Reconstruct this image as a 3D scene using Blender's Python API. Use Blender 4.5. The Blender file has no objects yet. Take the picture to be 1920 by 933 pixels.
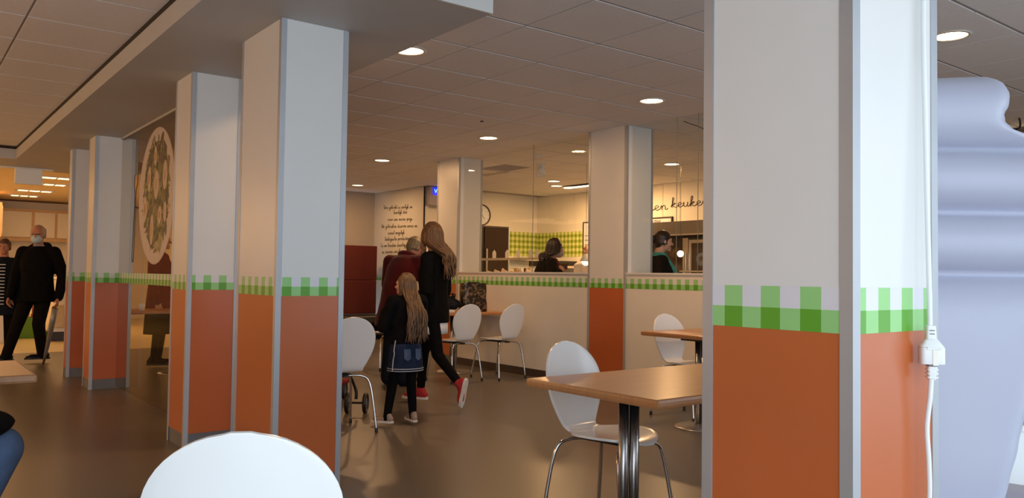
import bpy, bmesh, math, random
from mathutils import Vector, Matrix, Quaternion
random.seed(7)
S = bpy.context.scene
COL = S.collection
PI = math.pi
V = Vector

# ------------------------------------------------------------------ camera
YAW, PITCH, ROLL, FPX = 0.656397, 0.0335047, -0.0135828, 1514.943
fw = V((math.sin(YAW)*math.cos(PITCH), math.cos(YAW)*math.cos(PITCH), math.sin(PITCH)))
rt = V((math.cos(YAW), -math.sin(YAW), 0)); up = rt.cross(fw)
cr = rt*math.cos(ROLL) - up*math.sin(ROLL); cu = rt*math.sin(ROLL) + up*math.cos(ROLL)
cam = bpy.data.cameras.new('camera'); co = bpy.data.objects.new('camera', cam); COL.objects.link(co)
cam.sensor_fit = 'HORIZONTAL'; cam.sensor_width = 36; cam.lens = 36*FPX/1920
cam.clip_start = 0.05; cam.clip_end = 200
m = Matrix((cr, cu, -fw)).transposed().to_4x4(); m.translation = (0, 0, 1.2)
co.matrix_world = m
S.camera = co

# ------------------------------------------------------------------ world, exposure, daylight
w = bpy.data.worlds.new('sky'); S.world = w; w.use_nodes = True
bgn = w.node_tree.nodes['Background']; bgn.inputs[0].default_value = (0.70, 0.84, 1.0, 1); bgn.inputs[1].default_value = 1.5
S.view_settings.view_transform = 'Standard'; S.view_settings.look = 'None'
S.view_settings.gamma = 1; S.view_settings.use_curve_mapping = False
S.view_settings.exposure = 0.0
DAY = (0.80, 0.90, 1.0); WARM = (1.0, 0.55, 0.24); WARM2 = (1.0, 0.57, 0.26)
DAYLIGHTS = ((-3.6, 2.4, 10), (-1.0, 2.4, 80), (1.6, 2.4, 30), (4.2, 2.4, 34), (6.4, 1.6, 22))
P_ROOM, P_KITCHEN, P_LEFT, P_SHOP = 18.5, 40, 74, 0.85
def area(name, loc, sx, sy, power, color, direction, shape='RECTANGLE', spread=PI):
    l = bpy.data.lights.new(name, 'AREA'); l.shape = shape; l.size = sx; l.size_y = sy; l.energy = power; l.color = color; l.spread = spread
    o = bpy.data.objects.new(name, l); COL.objects.link(o); o.location = loc
    o.rotation_euler = V(direction).to_track_quat('-Z', 'Y').to_euler()
    return o
# daylight coming in through the glazed front, which runs behind the camera
for x, sx, p in DAYLIGHTS: area('daylight', (x, -1.30, 1.30), sx, 2.5, p, DAY, (0, 1, -0.02))

# ------------------------------------------------------------------ materials
def mat(name, color, rough=0.5, metal=0.0, var=0.0, scale=8.0, bump=0.0, bscale=60.0, emit=None, estr=0.0, spec=0.5, coat=0.0, sheen=0.0, stretch=None):
    mt = bpy.data.materials.new(name); mt.use_nodes = True; nt = mt.node_tree; b = nt.nodes['Principled BSDF']
    b.inputs['Base Color'].default_value = (*color, 1); b.inputs['Roughness'].default_value = rough; b.inputs['Metallic'].default_value = metal
    b.inputs['Specular IOR Level'].default_value = spec; b.inputs['Coat Weight'].default_value = coat; b.inputs['Sheen Weight'].default_value = sheen
    tc = nt.nodes.new('ShaderNodeTexCoord'); src = tc.outputs['Object']
    if stretch:
        mp = nt.nodes.new('ShaderNodeMapping'); mp.inputs['Scale'].default_value = stretch; nt.links.new(src, mp.inputs['Vector']); src = mp.outputs[0]
    if var:
        n = nt.nodes.new('ShaderNodeTexNoise'); n.inputs['Scale'].default_value = scale; n.inputs['Detail'].default_value = 6; nt.links.new(src, n.inputs['Vector'])
        r = nt.nodes.new('ShaderNodeValToRGB'); r.color_ramp.elements[0].position = 0.3; r.color_ramp.elements[1].position = 0.7
        r.color_ramp.elements[0].color = (*[max(0, c*(1-var)) for c in color], 1); r.color_ramp.elements[1].color = (*[min(1, c*(1+var)) for c in color], 1)
        nt.links.new(n.outputs['Fac'], r.inputs['Fac']); nt.links.new(r.outputs['Color'], b.inputs['Base Color'])
    if bump:
        n2 = nt.nodes.new('ShaderNodeTexNoise'); n2.inputs['Scale'].default_value = bscale; n2.inputs['Detail'].default_value = 4; nt.links.new(src, n2.inputs['Vector'])
        bp = nt.nodes.new('ShaderNodeBump'); bp.inputs['Strength'].default_value = bump; bp.inputs['Distance'].default_value = 0.01
        nt.links.new(n2.outputs['Fac'], bp.inputs['Height']); nt.links.new(bp.outputs['Normal'], b.inputs['Normal'])
    if emit:
        b.inputs['Emission Color'].default_value = (*emit, 1); b.inputs['Emission Strength'].default_value = estr
    return mt
def glass(name, tint=(1, 1, 1), ior=1.22):
    mt = bpy.data.materials.new(name); mt.use_nodes = True; nt = mt.node_tree; nt.nodes.clear()
    o = nt.nodes.new('ShaderNodeOutputMaterial'); t = nt.nodes.new('ShaderNodeBsdfTransparent'); g = nt.nodes.new('ShaderNodeBsdfGlossy'); mx = nt.nodes.new('ShaderNodeMixShader')
    t.inputs[0].default_value = (*tint, 1); g.inputs['Roughness'].default_value = 0.0; f = nt.nodes.new('ShaderNodeFresnel'); f.inputs[0].default_value = ior
    ge = nt.nodes.new('ShaderNodeNewGeometry'); iv = nt.nodes.new('ShaderNodeMath'); iv.operation = 'SUBTRACT'; iv.inputs[0].default_value = 1; ml = nt.nodes.new('ShaderNodeMath'); ml.operation = 'MULTIPLY'
    nt.links.new(ge.outputs['Backfacing'], iv.inputs[1]); nt.links.new(f.outputs[0], ml.inputs[0]); nt.links.new(iv.outputs[0], ml.inputs[1]); nt.links.new(ml.outputs[0], mx.inputs[0]); nt.links.new(t.outputs[0], mx.inputs[1]); nt.links.new(g.outputs[0], mx.inputs[2]); nt.links.new(mx.outputs[0], o.inputs[0])
    return mt
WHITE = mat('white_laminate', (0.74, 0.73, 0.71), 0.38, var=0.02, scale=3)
WALLP = mat('painted_wall', (0.78, 0.74, 0.66), 0.7, var=0.03, scale=2, bump=0.05, bscale=200)
CREAM = mat('cream_wall', (0.80, 0.74, 0.60), 0.6, var=0.03, scale=2)
ORANGE = mat('orange_laminate', (0.51, 0.122, 0.032), 0.33, var=0.03, scale=3)
KICK = mat('grey_kick_vinyl', (0.16, 0.16, 0.17), 0.5, var=0.1)
DKICK = mat('dark_brown_skirting', (0.045, 0.03, 0.025), 0.5, var=0.1)
ALU = mat('aluminium_trim', (0.46, 0.48, 0.51), 0.48, 0.55, var=0.03)
LGREEN = mat('light_green_print', (0.30, 0.62, 0.22), 0.4, var=0.02)
DGREEN = mat('dark_green_print', (0.105, 0.36, 0.025), 0.4, var=0.02)
LAV = mat('pale_print', (0.72, 0.71, 0.76), 0.4, var=0.02)
GING_L = mat('gingham_pale', (0.72, 0.74, 0.30), 0.4); GING_M = mat('gingham_mid', (0.42, 0.50, 0.08), 0.4); GING_D = mat('gingham_dark', (0.20, 0.28, 0.015), 0.4)
TILE = mat('ceiling_tile_board', (0.80, 0.77, 0.76), 0.9, var=0.03, scale=40, bump=0.15, bscale=250)
GRID = mat('ceiling_grid', (0.38, 0.35, 0.34), 0.7, var=0.04)
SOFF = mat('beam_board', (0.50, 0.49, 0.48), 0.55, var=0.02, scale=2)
FLOORM = mat('speckled_brown_linoleum', (0.135, 0.112, 0.088), 0.32, var=0.16, scale=220, bump=0.03, bscale=6, spec=0.45)
FLOOR2 = mat('pale_shop_tile', (0.60, 0.50, 0.27), 0.35, var=0.04, scale=3)
DARKGAP = mat('dark_shadow_gap', (0.02, 0.015, 0.012), 0.8)
CHAIRW = mat('white_chair_shell', (0.86, 0.86, 0.85), 0.22, var=0.01, coat=0.2)
CHROME = mat('chrome_tube', (0.62, 0.61, 0.60), 0.14, 1.0, var=0.04)
BLACK = mat('black_plastic', (0.012, 0.012, 0.012), 0.45, var=0.1)
WOOD = mat('beech_tabletop', (0.50, 0.235, 0.095), 0.28, var=0.10, scale=5, stretch=(1, 9, 1))
WOODL = mat('pale_wood', (0.62, 0.40, 0.19), 0.45, var=0.10, scale=4, stretch=(1, 1, 9))
STEEL = mat('brushed_steel', (0.50, 0.47, 0.44), 0.32, 0.9, var=0.06, scale=6, stretch=(1, 1, 12))
DARKST = mat('dark_appliance', (0.03, 0.024, 0.02), 0.25, var=0.1)
GLASS = glass('clear_glass', (0.97, 0.98, 0.97)); SMOKE = glass('partition_glass', (0.91, 0.88, 0.83), 1.06)
RIMG = mat('glass_edge', (0.22, 0.22, 0.18), 0.3)
INK = mat('brown_black_lettering', (0.035, 0.018, 0.01), 0.5)
LAMPW = mat('lamp_glow', (1, 0.9, 0.75), 0.4, emit=(1.0, 0.80, 0.50), estr=7.0)
LAMPF = mat('shop_lamp_glow', (1, 0.85, 0.6), 0.4, emit=(1.0, 0.74, 0.36), estr=3.0)
LAMPR = mat('lamp_ring', (0.75, 0.70, 0.62), 0.3, 0.2)
BLUEL = mat('blue_display_glow', (0, 0, 0.2), 0.4, emit=(0.01, 0.02, 1.0), estr=1.6); CYANL = mat('cyan_display_letters', (0.3, 1, 1), 0.4, emit=(0.25, 0.9, 1.0), estr=1.6)
WPLAS = mat('white_plastic', (0.80, 0.82, 0.82), 0.35, var=0.01)
INFL = mat('inflatable_fabric', (0.45, 0.465, 0.575), 0.42, var=0.02, scale=3, bump=0.12, bscale=9, sheen=0.2)
DKBLUE = mat('dark_blue_strap', (0.02, 0.03, 0.08), 0.6, var=0.1)
REDF = mat('dark_red_upholstery', (0.095, 0.006, 0.005), 0.75, var=0.12, scale=30, bump=0.05, bscale=300)
SKIN = mat('skin', (0.56, 0.30, 0.20), 0.55, var=0.06, scale=12)
SKINR = mat('ruddy_skin', (0.52, 0.22, 0.13), 0.55, var=0.08, scale=12)
LIP = mat('lips', (0.42, 0.11, 0.09), 0.45); EYEW = mat('eye_white', (0.45, 0.40, 0.36), 0.3); EYED = mat('dark_iris', (0.03, 0.02, 0.015), 0.2)
COATB = mat('black_cloth', (0.0055, 0.005, 0.0055), 0.85, spec=0.06, var=0.25, scale=18, bump=0.25, bscale=14)
COATN = mat('navy_cloth', (0.010, 0.013, 0.022), 0.8, spec=0.06, var=0.2, scale=18, bump=0.2, bscale=14)
COATR = mat('dark_red_wool', (0.085, 0.006, 0.006), 0.9, spec=0.12, var=0.15, scale=14, bump=0.25, bscale=12, sheen=0.2)
MAROON = mat('maroon_cloth', (0.15, 0.012, 0.014), 0.85, spec=0.12, var=0.2, scale=14, bump=0.2, bscale=12)
TROUS = mat('dark_trousers', (0.008, 0.0065, 0.006), 0.85, spec=0.06, var=0.2, scale=14, bump=0.15, bscale=12)
LEGG = mat('black_leggings', (0.0045, 0.004, 0.0045), 0.75, spec=0.06, var=0.2, scale=14)
DENIM = mat('blue_denim', (0.013, 0.022, 0.05), 0.9, spec=0.12, var=0.35, scale=9, bump=0.1, bscale=300)
JEANS = mat('mid_blue_jeans', (0.05, 0.08, 0.15), 0.85, var=0.25, scale=9, bump=0.1, bscale=200)
SEAM = mat('pale_stitching', (0.42, 0.44, 0.46), 0.7); SHIRTW = mat('white_shirt', (0.72, 0.72, 0.72), 0.8, var=0.04)
MASKM = mat('pale_blue_mask', (0.50, 0.64, 0.68), 0.8, var=0.03); MASKP = mat('pale_mask', (0.62, 0.50, 0.46), 0.8, var=0.03)
HAIRG = mat('grey_hair', (0.42, 0.36, 0.29), 0.6, var=0.3, scale=60); HAIRB = mat('blond_brown_hair', (0.15, 0.075, 0.032), 0.45, var=0.55, scale=30, stretch=(3, 3, 0.4))
HAIRL = mat('light_brown_hair', (0.13, 0.068, 0.03), 0.45, var=0.5, scale=30, stretch=(3, 3, 0.4))
HAIRD = mat('dark_hair', (0.022, 0.010, 0.008), 0.4, var=0.4, scale=30, stretch=(3, 3, 0.4)); HAIRC = mat('curly_blond_hair', (0.36, 0.21, 0.08), 0.5, var=0.5, scale=40)
HAIRS = mat('short_ash_hair', (0.27, 0.20, 0.11), 0.5, var=0.45, scale=30, stretch=(3, 3, 0.5))
SHOEB = mat('beige_suede', (0.30, 0.22, 0.17), 0.8, var=0.1); SHOER = mat('red_canvas', (0.36, 0.016, 0.018), 0.75, var=0.1); SHOEK = mat('black_leather', (0.010, 0.009, 0.009), 0.4, spec=0.12)
SOLE = mat('white_sole', (0.68, 0.64, 0.60), 0.6); SCARFT = mat('teal_scarf', (0.03, 0.24, 0.20), 0.85, var=0.5, scale=30, bump=0.2, bscale=40)
BEIGE = mat('beige_fur_trim', (0.30, 0.22, 0.15), 0.9, var=0.3, scale=40)

# ------------------------------------------------------------------ mesh helpers
class B:
    def __init__(s): s.v = []; s.f = []; s.m = []; s.mats = []
    def mi(s, m):
        if m is None: return 0
        if m not in s.mats: s.mats.append(m)
        return s.mats.index(m)
    def add(s, vs, fs, m=None):
        o = len(s.v); k = s.mi(m)
        s.v += [tuple(x) for x in vs]
        for f in fs: s.f.append(tuple(o+i for i in f)); s.m.append(k)
        return s
    def box(s, a, b, m=None):
        x0, y0, z0 = a; x1, y1, z1 = b
        return s.add([(x0,y0,z0),(x1,y0,z0),(x1,y1,z0),(x0,y1,z0),(x0,y0,z1),(x1,y0,z1),(x1,y1,z1),(x0,y1,z1)],
                     [(0,3,2,1),(4,5,6,7),(0,1,5,4),(1,2,6,5),(2,3,7,6),(3,0,4,7)], m)
    def bar(s, a, b, wdt, hgt, m=None):      # rectangular bar between two points
        a = V(a); b = V(b); d = (b-a).normalized(); u = d.cross(V((0,0,1)))
        if u.length < 1e-4: u = V((1,0,0))
        u.normalize(); q = u.cross(d); vs = []
        for p in (a, b):
            for su, sq in ((-1,-1),(1,-1),(1,1),(-1,1)): vs.append(p+u*su*wdt/2+q*sq*hgt/2)
        return s.add(vs, [(3,2,1,0),(4,5,6,7),(0,1,5,4),(1,2,6,5),(2,3,7,6),(3,0,4,7)], m)
    def tube(s, pts, r, seg=8, m=None, closed=False, flat=1.0, flatdir=None):
        pts = [V(p) for p in pts]; n = len(pts); rs = r if isinstance(r, (list, tuple)) else [r]*n
        vs = []; prev = None
        for i, p in enumerate(pts):
            if closed: t = pts[(i+1) % n]-pts[i-1]
            else: t = pts[min(i+1, n-1)]-pts[max(i-1, 0)]
            t = t.normalized() if t.length > 1e-9 else V((0,0,1))
            if prev is None:
                a = flatdir and V(flatdir) or (V((0,0,1)) if abs(t.z) < 0.9 else V((1,0,0)))
                u = (a - t*a.dot(t)).normalized()
            else: u = (prev - t*prev.dot(t)).normalized()
            prev = u; q = t.cross(u)
            for k in range(seg):
                an = 2*PI*k/seg; vs.append(p+u*math.cos(an)*rs[i]*flat+q*math.sin(an)*rs[i])
        fs = []
        for i in range(n if closed else n-1):
            j = (i+1) % n
            for k in range(seg): fs.append((i*seg+k, i*seg+(k+1) % seg, j*seg+(k+1) % seg, j*seg+k))
        if not closed: fs.append(tuple(range(seg-1, -1, -1))); fs.append(tuple((n-1)*seg+k for k in range(seg)))
        return s.add(vs, fs, m)
    def lathe(s, prof, seg=24, c=(0,0,0), m=None, axis=None, cap=True):
        c = V(c); vs = []; n = len(prof); R = V((0,0,1)).rotation_difference(V(axis)).to_matrix() if axis else None
        for r, z in prof:
            for k in range(seg):
                p = V((r*math.cos(2*PI*k/seg), r*math.sin(2*PI*k/seg), z)); vs.append(c+(R @ p if R else p))
        fs = [(i*seg+k, i*seg+(k+1) % seg, (i+1)*seg+(k+1) % seg, (i+1)*seg+k) for i in range(n-1) for k in range(seg)]
        if cap and prof[0][0] > 1e-6: fs.append(tuple(range(seg-1, -1, -1)))
        if cap and prof[-1][0] > 1e-6: fs.append(tuple((n-1)*seg+k for k in range(seg)))
        return s.add(vs, fs, m)
    def ell(s, c, r, m=None, rot=None, nu=16, nv=10):
        c = V(c); vs = []; fs = []
        for i in range(nv+1):
            ph = PI*i/nv
            for k in range(nu):
                p = V((r[0]*math.sin(ph)*math.cos(2*PI*k/nu), r[1]*math.sin(ph)*math.sin(2*PI*k/nu), -r[2]*math.cos(ph)))
                vs.append(c+(rot @ p if rot else p))
        fs = [(i*nu+k, i*nu+(k+1) % nu, (i+1)*nu+(k+1) % nu, (i+1)*nu+k) for i in range(nv) for k in range(nu)]
        return s.add(vs, fs, m)
    def cap(s, p0, r0, p1, r1, m=None, seg=12):
        p0 = V(p0); p1 = V(p1); d = (p1-p0); L = d.length; d = d.normalized() if L > 1e-6 else V((0,0,1))
        pts = []; rs = []
        for k in range(5): a = PI/2*(1-k/4.0); pts.append(p0-d*r0*math.sin(a)); rs.append(max(r0*math.cos(a), r0*0.05))
        for k in range(5): a = PI/2*k/4.0; pts.append(p1+d*r1*math.sin(a)); rs.append(max(r1*math.cos(a), r1*0.05))
        return s.tube(pts, rs, seg, m)
    def loft(s, rings, seg=20, m=None):      # rings: (centre, half width x, half depth y[, tilt about x])
        vs = []; n = len(rings)
        for rg in rings:
            c = V(rg[0]); a, b = rg[1], rg[2]; t = rg[3] if len(rg) > 3 else 0
            for k in range(seg):
                an = 2*PI*k/seg; y = b*math.sin(an); vs.append(c+V((a*math.cos(an), y*math.cos(t), y*math.sin(t))))
        fs = [(i*seg+k, i*seg+(k+1) % seg, (i+1)*seg+(k+1) % seg, (i+1)*seg+k) for i in range(n-1) for k in range(seg)]
        fs.append(tuple(range(seg-1, -1, -1))); fs.append(tuple((n-1)*seg+k for k in range(seg)))
        return s.add(vs, fs, m)
    def ring_rect(s, c0, c1, wdt, y, d, m=None, axis='y'):   # a rectangular frame in the plane axis = const
        (a0, b0), (a1, b1) = c0, c1
        for (p0, q0, p1, q1) in ((a0,b0,a1,b0+wdt),(a0,b1-wdt,a1,b1),(a0,b0+wdt,a0+wdt,b1-wdt),(a1-wdt,b0+wdt,a1,b1-wdt)):
            if axis == 'y': s.box((p0,y,q0),(p1,y+d,q1),m)
            else: s.box((y,p0,q0),(y+d,p1,q1),m)
        return s
WORLD = {}
def root(name, label=None, cat=None, group=None, loc=(0,0,0), rz=0.0, kind=None):
    o = bpy.data.objects.new(name, None); COL.objects.link(o); o.location = loc; o.rotation_euler = (0,0,rz); o.empty_display_size = 0.1
    if label: o['label'] = label
    if cat: o['category'] = cat
    if group: o['group'] = group
    if kind: o['kind'] = kind
    WORLD[o.name] = V(loc)
    return o
def obj(name, b, m=None, parent=None, smooth=False, bevel=0.0, world=True, label=None, cat=None, group=None, kind=None, voxel=None, sm_it=3, sub=0):
    me = bpy.data.meshes.new(name); base = WORLD.get(parent.name, V((0,0,0))) if (parent and world) else V((0,0,0))
    me.from_pydata([V(p)-base for p in b.v], [], b.f)
    if b.mats:
        for x in b.mats: me.materials.append(x)
        me.polygons.foreach_set('material_index', b.m)
    else: me.materials.append(m)
    me.update()
    o = bpy.data.objects.new(name, me); COL.objects.link(o)
    if parent: o.parent = parent
    WORLD[o.name] = base
    if voxel:
        md = o.modifiers.new('r', 'REMESH'); md.mode = 'VOXEL'; md.voxel_size = voxel
        ms = o.modifiers.new('s', 'SMOOTH'); ms.factor = 0.5; ms.iterations = sm_it
        bpy.context.view_layer.update()
        dg = bpy.context.evaluated_depsgraph_get(); nm = bpy.data.meshes.new_from_object(o.evaluated_get(dg))
        o.modifiers.clear(); o.data = nm; nm.name = name; bpy.data.meshes.remove(me); me = nm; smooth = True
        if not me.materials: me.materials.append(m or b.mats[0])
    elif bevel:
        bm = bmesh.new(); bm.from_mesh(me); bmesh.ops.bevel(bm, geom=[e for e in bm.edges if len(e.link_faces) == 2 and e.calc_face_angle(0) > 0.6], offset=bevel, segments=2, affect='EDGES', profile=0.6); bm.to_mesh(me); bm.free()
    if smooth:
        me.polygons.foreach_set('use_smooth', [True]*len(me.polygons)); me.update()
    if label: o['label'] = label
    if cat: o['category'] = cat
    if group: o['group'] = group
    if kind: o['kind'] = kind
    return o
def bx(name, a, b, m, parent=None, bevel=0.0, **k): return obj(name, B().box(a, b), m, parent, bevel=bevel, **k)
def dup(src, loc, rz, label, name=None):
    r = src.copy(); COL.objects.link(r); r.location = loc; r.rotation_euler = (0,0,rz); r['label'] = label
    for ch in src.children:
        c = ch.copy(); COL.objects.link(c); c.parent = r
        for g in ch.children:
            d = g.copy(); COL.objects.link(d); d.parent = c
    return r
def catmull(pts, n=6):
    pts = [V(p) for p in pts]; out = []
    for i in range(len(pts)-1):
        p0 = pts[max(i-1,0)]; p1 = pts[i]; p2 = pts[i+1]; p3 = pts[min(i+2,len(pts)-1)]
        for k in range(n):
            t = k/n; out.append(0.5*((2*p1)+(p2-p0)*t+(2*p0-5*p1+4*p2-p3)*t*t+(3*p1-p0-3*p2+p3)*t**3))
    out.append(pts[-1]); return out

# ------------------------------------------------------------------ floors and ceilings
HC, HS, HL, H2 = 2.82, 2.572, 2.72, 2.82
bx('floor', (-6.2, -1.6, -0.1), (12.2, 13.5, 0), FLOORM, kind='structure')
bx('floor', (-6.2, 13.5, -0.1), (5.2, 22.3, 0), FLOOR2, kind='structure')
bx('floor', (-30, -30, -0.6), (30, -1.6, -0.5), mat('outdoor_paving', (0.35, 0.35, 0.34), 0.9, var=0.1), kind='structure')
ceil = bx('ceiling', (1.22, -1.6, HC+0.0045), (12.2, 14.8, HC+0.1), GRID, kind='structure')
def inframe(x, y, z, mg=0.06):
    d = V((x, y, z))-V((0,0,1.2)); t = d.dot(fw)
    if t < 0.3: return False
    px = d.dot(cr)/t*FPX/1920; py = d.dot(cu)/t*FPX/1920
    return abs(px) < 0.5+mg and abs(py) < 0.243+mg
tb = B().box((-0.313,-0.313,0), (0.313,0.313,0.005)); tile_me = None
nt_ = 0
for i in range(-4, 14):
    for j in range(-6, 18):
        x = 3.22+0.637*i+0.3185; y = 3.41+0.65*j+0.325
        if x < 2.3 or x > 10.9 or y > 14.5 or not any(inframe(x+a, y+b_, HC, 0.02) for a in (-.32, .32) for b_ in (-.32, .32)): continue
        if y > 12.6 and x > 7.9: continue
        if tile_me is None:
            o = obj('ceiling_tile', tb, TILE, ceil, bevel=0.0015); tile_me = o.data
        else: o = bpy.data.objects.new('ceiling_tile', tile_me); COL.objects.link(o); o.parent = ceil
        o.location = (x, y, HC); nt_ += 1
print('tiles', nt_)
# recessed ceiling on the left of the beam
lc = bx('ceiling', (-6.2, -1.6, HL+0.0045), (1.21, 11.7, HL+0.1), GRID, kind='structure')
tb2 = B().box((-0.293,-0.293,0), (0.293,0.293,0.005)); lm = None
for i in range(-6, 1):
    for j in range(-3, 10):
        x = 0.61+0.6*i+0.3; y = 5.6+0.6*j+0.3
        if y > 11.6 or not any(inframe(x+a, y+b_, HL, 0.02) for a in (-.3, .3) for b_ in (-.3, .3)): continue
        if lm is None: o = obj('ceiling_tile', tb2, TILE, lc, bevel=0.0015); lm = o.data
        else: o = bpy.data.objects.new('ceiling_tile', lm); COL.objects.link(o); o.parent = lc
        o.location = (x, y, HL)
bx('ceiling', (-6.2, 12.92, H2), (5.2, 22.3, H2+0.1), mat('shop_ceiling', (0.78, 0.63, 0.40), 0.8, var=0.02), kind='structure')
# the lowered beam over the row of columns
beam = root('ceiling_beam', kind='structure', loc=(1.22, 3.386, HS))
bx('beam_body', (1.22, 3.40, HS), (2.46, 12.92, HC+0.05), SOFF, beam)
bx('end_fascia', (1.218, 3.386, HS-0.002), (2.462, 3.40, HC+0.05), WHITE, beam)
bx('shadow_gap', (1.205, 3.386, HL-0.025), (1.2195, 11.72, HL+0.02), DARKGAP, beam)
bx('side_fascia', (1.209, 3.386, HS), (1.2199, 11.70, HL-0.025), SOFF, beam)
bk = root('ceiling_bulkhead', kind='structure', loc=(-2, 12, HS))
bx('bulkhead_body', (-6.2, 11.72, HS), (1.2195, 12.92, HC+0.05), SOFF, bk)
bx('shadow_gap', (-6.2, 11.70, HL-0.025), (1.2195, 11.7195, HL+0.02), DARKGAP, bk)
# ------------------------------------------------------------------ walls
bx('wall_left', (-6.3, -1.6, 0), (-6.2, 22.3, 2.9), WALLP, kind='structure')
bx('wall_back', (5.2, 14.6, 0), (7.83, 14.7, 2.9), mat('tan_painted_wall', (0.52, 0.45, 0.37), 0.7, var=0.03, scale=2), kind='structure')
bx('wall_shop_right', (5.2, 13.5, 0), (5.3, 22.3, 2.9), WALLP, kind='structure')
bx('wall_shop_back', (-6.2, 22.0, 0), (5.2, 22.1, 2.9), CREAM, kind='structure')
poem_wall = bx('wall_poem', (7.73, 12.70, 0), (7.83, 14.6, 2.9), WALLP, kind='structure')
bx('trim_1', (7.722, 12.685, 0), (7.75, 12.70, HC), DARKGAP, kind='structure')
bx('wall_kitchen_end', (7.83, 12.8, 0), (10.6, 12.9, 2.9), CREAM, kind='structure')
kw = bx('wall_kitchen_back', (10.52, -1.6, 0), (10.62, 12.8, 2.9), CREAM, kind='structure')
yb = 12.8
while yb > 7.2:
    bx('wall_board', (10.5, yb-0.374, 0.0), (10.52, yb-0.004, HC), CREAM, kw, bevel=0.003); yb -= 0.378
bx('wall_right', (9.35, 1.0, 0), (9.45, 4.6, 2.70), mat('tan_wall', (0.45, 0.33, 0.2), 0.6, var=0.05), kind='structure')
bx('wall_far_right', (12.1, -1.6, 0), (12.2, 13, 2.9), WALLP, kind='structure')
# glazed front behind the camera
ww = bx('wall_window', (-6.2, -1.62, -0.5), (12.2, -1.5, 0.06), WALLP, kind='structure')
bx('wall_window', (-6.2, -1.62, 2.62), (12.2, -1.5, 2.95), WALLP, kind='structure')
for n, (x0, x1) in enumerate(((-4.8, -2.4), (-2.4, 0.2), (0.2, 2.8), (2.8, 5.4), (5.4, 7.2))):
    wn = root('window_%d' % (n+1), kind='structure', loc=((x0+x1)/2, -1.56, 0.06))
    obj('window_frame', B().ring_rect((x0, 0.06), (x1, 2.62), 0.05, -1.59, 0.06), ALU, wn)
    bx('window_pane', (x0+0.05, -1.565, 0.11), (x1-0.05, -1.559, 2.57), GLASS, wn)
bx('wall_window', (-6.2, -1.62, 0.06), (-4.8, -1.5, 2.62), WALLP, kind='structure')
bx('wall_window', (7.2, -1.62, 0.06), (12.2, -1.5, 2.62), WALLP, kind='structure')

# ------------------------------------------------------------------ columns
CK = 0.0525
def band(b, axis, fixed, out, a0, a1, z0, z1, phase=0, off=CK):
    """checked band as flat print: alternating columns of two checks; axis 'x' or 'y' runs along the band"""
    zm = (z0+z1)/2; a = a0; k = phase; n = 0
    edges = [a0, min(a1, a0+off)]
    while edges[-1] < a1-1e-6: edges.append(min(a1, (edges[-1] + CK)))
    for i in range(len(edges)-1):
        e0, e1 = edges[i], edges[i+1]; on = (i+phase) % 2 == 1
        for (q0, q1, mt) in ((z0, zm, DGREEN if on else LGREEN), (zm, z1, LGREEN if on else LAV)):
            if axis == 'x': vs = [(e0,fixed+out,q0),(e1,fixed+out,q0),(e1,fixed+out,q1),(e0,fixed+out,q1)]
            else: vs = [(fixed+out,e0,q0),(fixed+out,e1,q0),(fixed+out,e1,q1),(fixed+out,e0,q1)]
            b.add(vs, [(0,1,2,3)], mt)
def column(x0, x1, y0, y1, top, label, z0=1.077, z1=1.178, px=0, py=0, ox=CK, oy=CK):
    c = root('column', label, 'column', loc=((x0+x1)/2, (y0+y1)/2, 0))
    bx('upper_panel', (x0,y0,z0), (x1,y1,top), WHITE, c, label='white upper panel')
    bx('lower_panel', (x0,y0,0.10), (x1,y1,z0), ORANGE, c, label='orange lower panel')
    bx('kick_plate', (x0+0.004,y0+0.004,0), (x1-0.004,y1-0.004,0.10), KICK, c, label='grey kick plate')
    b = B(); band(b, 'x', y0, -0.0012, x0, x1, z0, z1, px, ox); band(b, 'y', x0, -0.0012, y0, y1, z0, z1, py, oy)
    obj('checked_band', b, None, c, label='green checked band')
    t = 0.028; e = 0.003
    for (cx, sx) in ((x0,1),(x1,-1)):
        for (cy, sy) in ((y0,1),(y1,-1)):
            q = B(); q.box((min(cx-e*sx,cx+t*sx), min(cy-e*sy,cy), 0), (max(cx-e*sx,cx+t*sx), max(cy-e*sy,cy), top-0.002)); q.box((min(cx-e*sx,cx), min(cy,cy+t*sy), 0), (max(cx-e*sx,cx), max(cy,cy+t*sy), top-0.002))
            obj('corner_trim', q, ALU, c)
    return c
colR = column(1.65, 2.035, 0.935, 1.335, HC, 'nearest white and orange square column with hanging power cord', 1.084, 1.185, 1, 1, 0.0545, 0.0205)
column(1.634, 2.022, 4.173, 4.78, HS, 'white and orange column at the front end of the low beam', px=0, ox=0.0325)
column(1.612, 1.955, 5.705, 6.10, HS, 'second white and orange column under the beam, before the plate picture', px=1)
column(1.629, 2.0, 9.06, 9.40, HS, 'white and orange column behind the fork drawing', px=1)
column(1.611, 1.98, 10.25, 10.45, HS, 'farthest narrow white and orange column under the beam', px=1)
column(6.165, 6.57, 6.03, 6.61, HC, 'white column with orange foot between the two kitchen windows', 1.085, 1.19)
column(6.165, 6.56, 9.22, 9.76, HC, 'white column at the left end of the kitchen half wall', 1.085, 1.19)
# ------------------------------------------------------------------ glazed partition with the plate picture
gp = root('glass_partition', 'glass partition with a printed salad plate between two columns', 'partition', loc=(1.87, 7.7, 0))
bx('glass_pane', (1.872, 6.105, 0.02), (1.882, 9.055, HS-0.02), SMOKE, gp, label='large clear pane')
bx('head_rail', (1.86, 6.105, HS-0.02), (1.895, 9.055, HS), SOFF, gp)
b = B(); band(b, 'y', 1.871, -0.0012, 6.11, 9.05, 1.077, 1.178, 0)
obj('checked_band', b, None, gp, label='green checked band')
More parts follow.
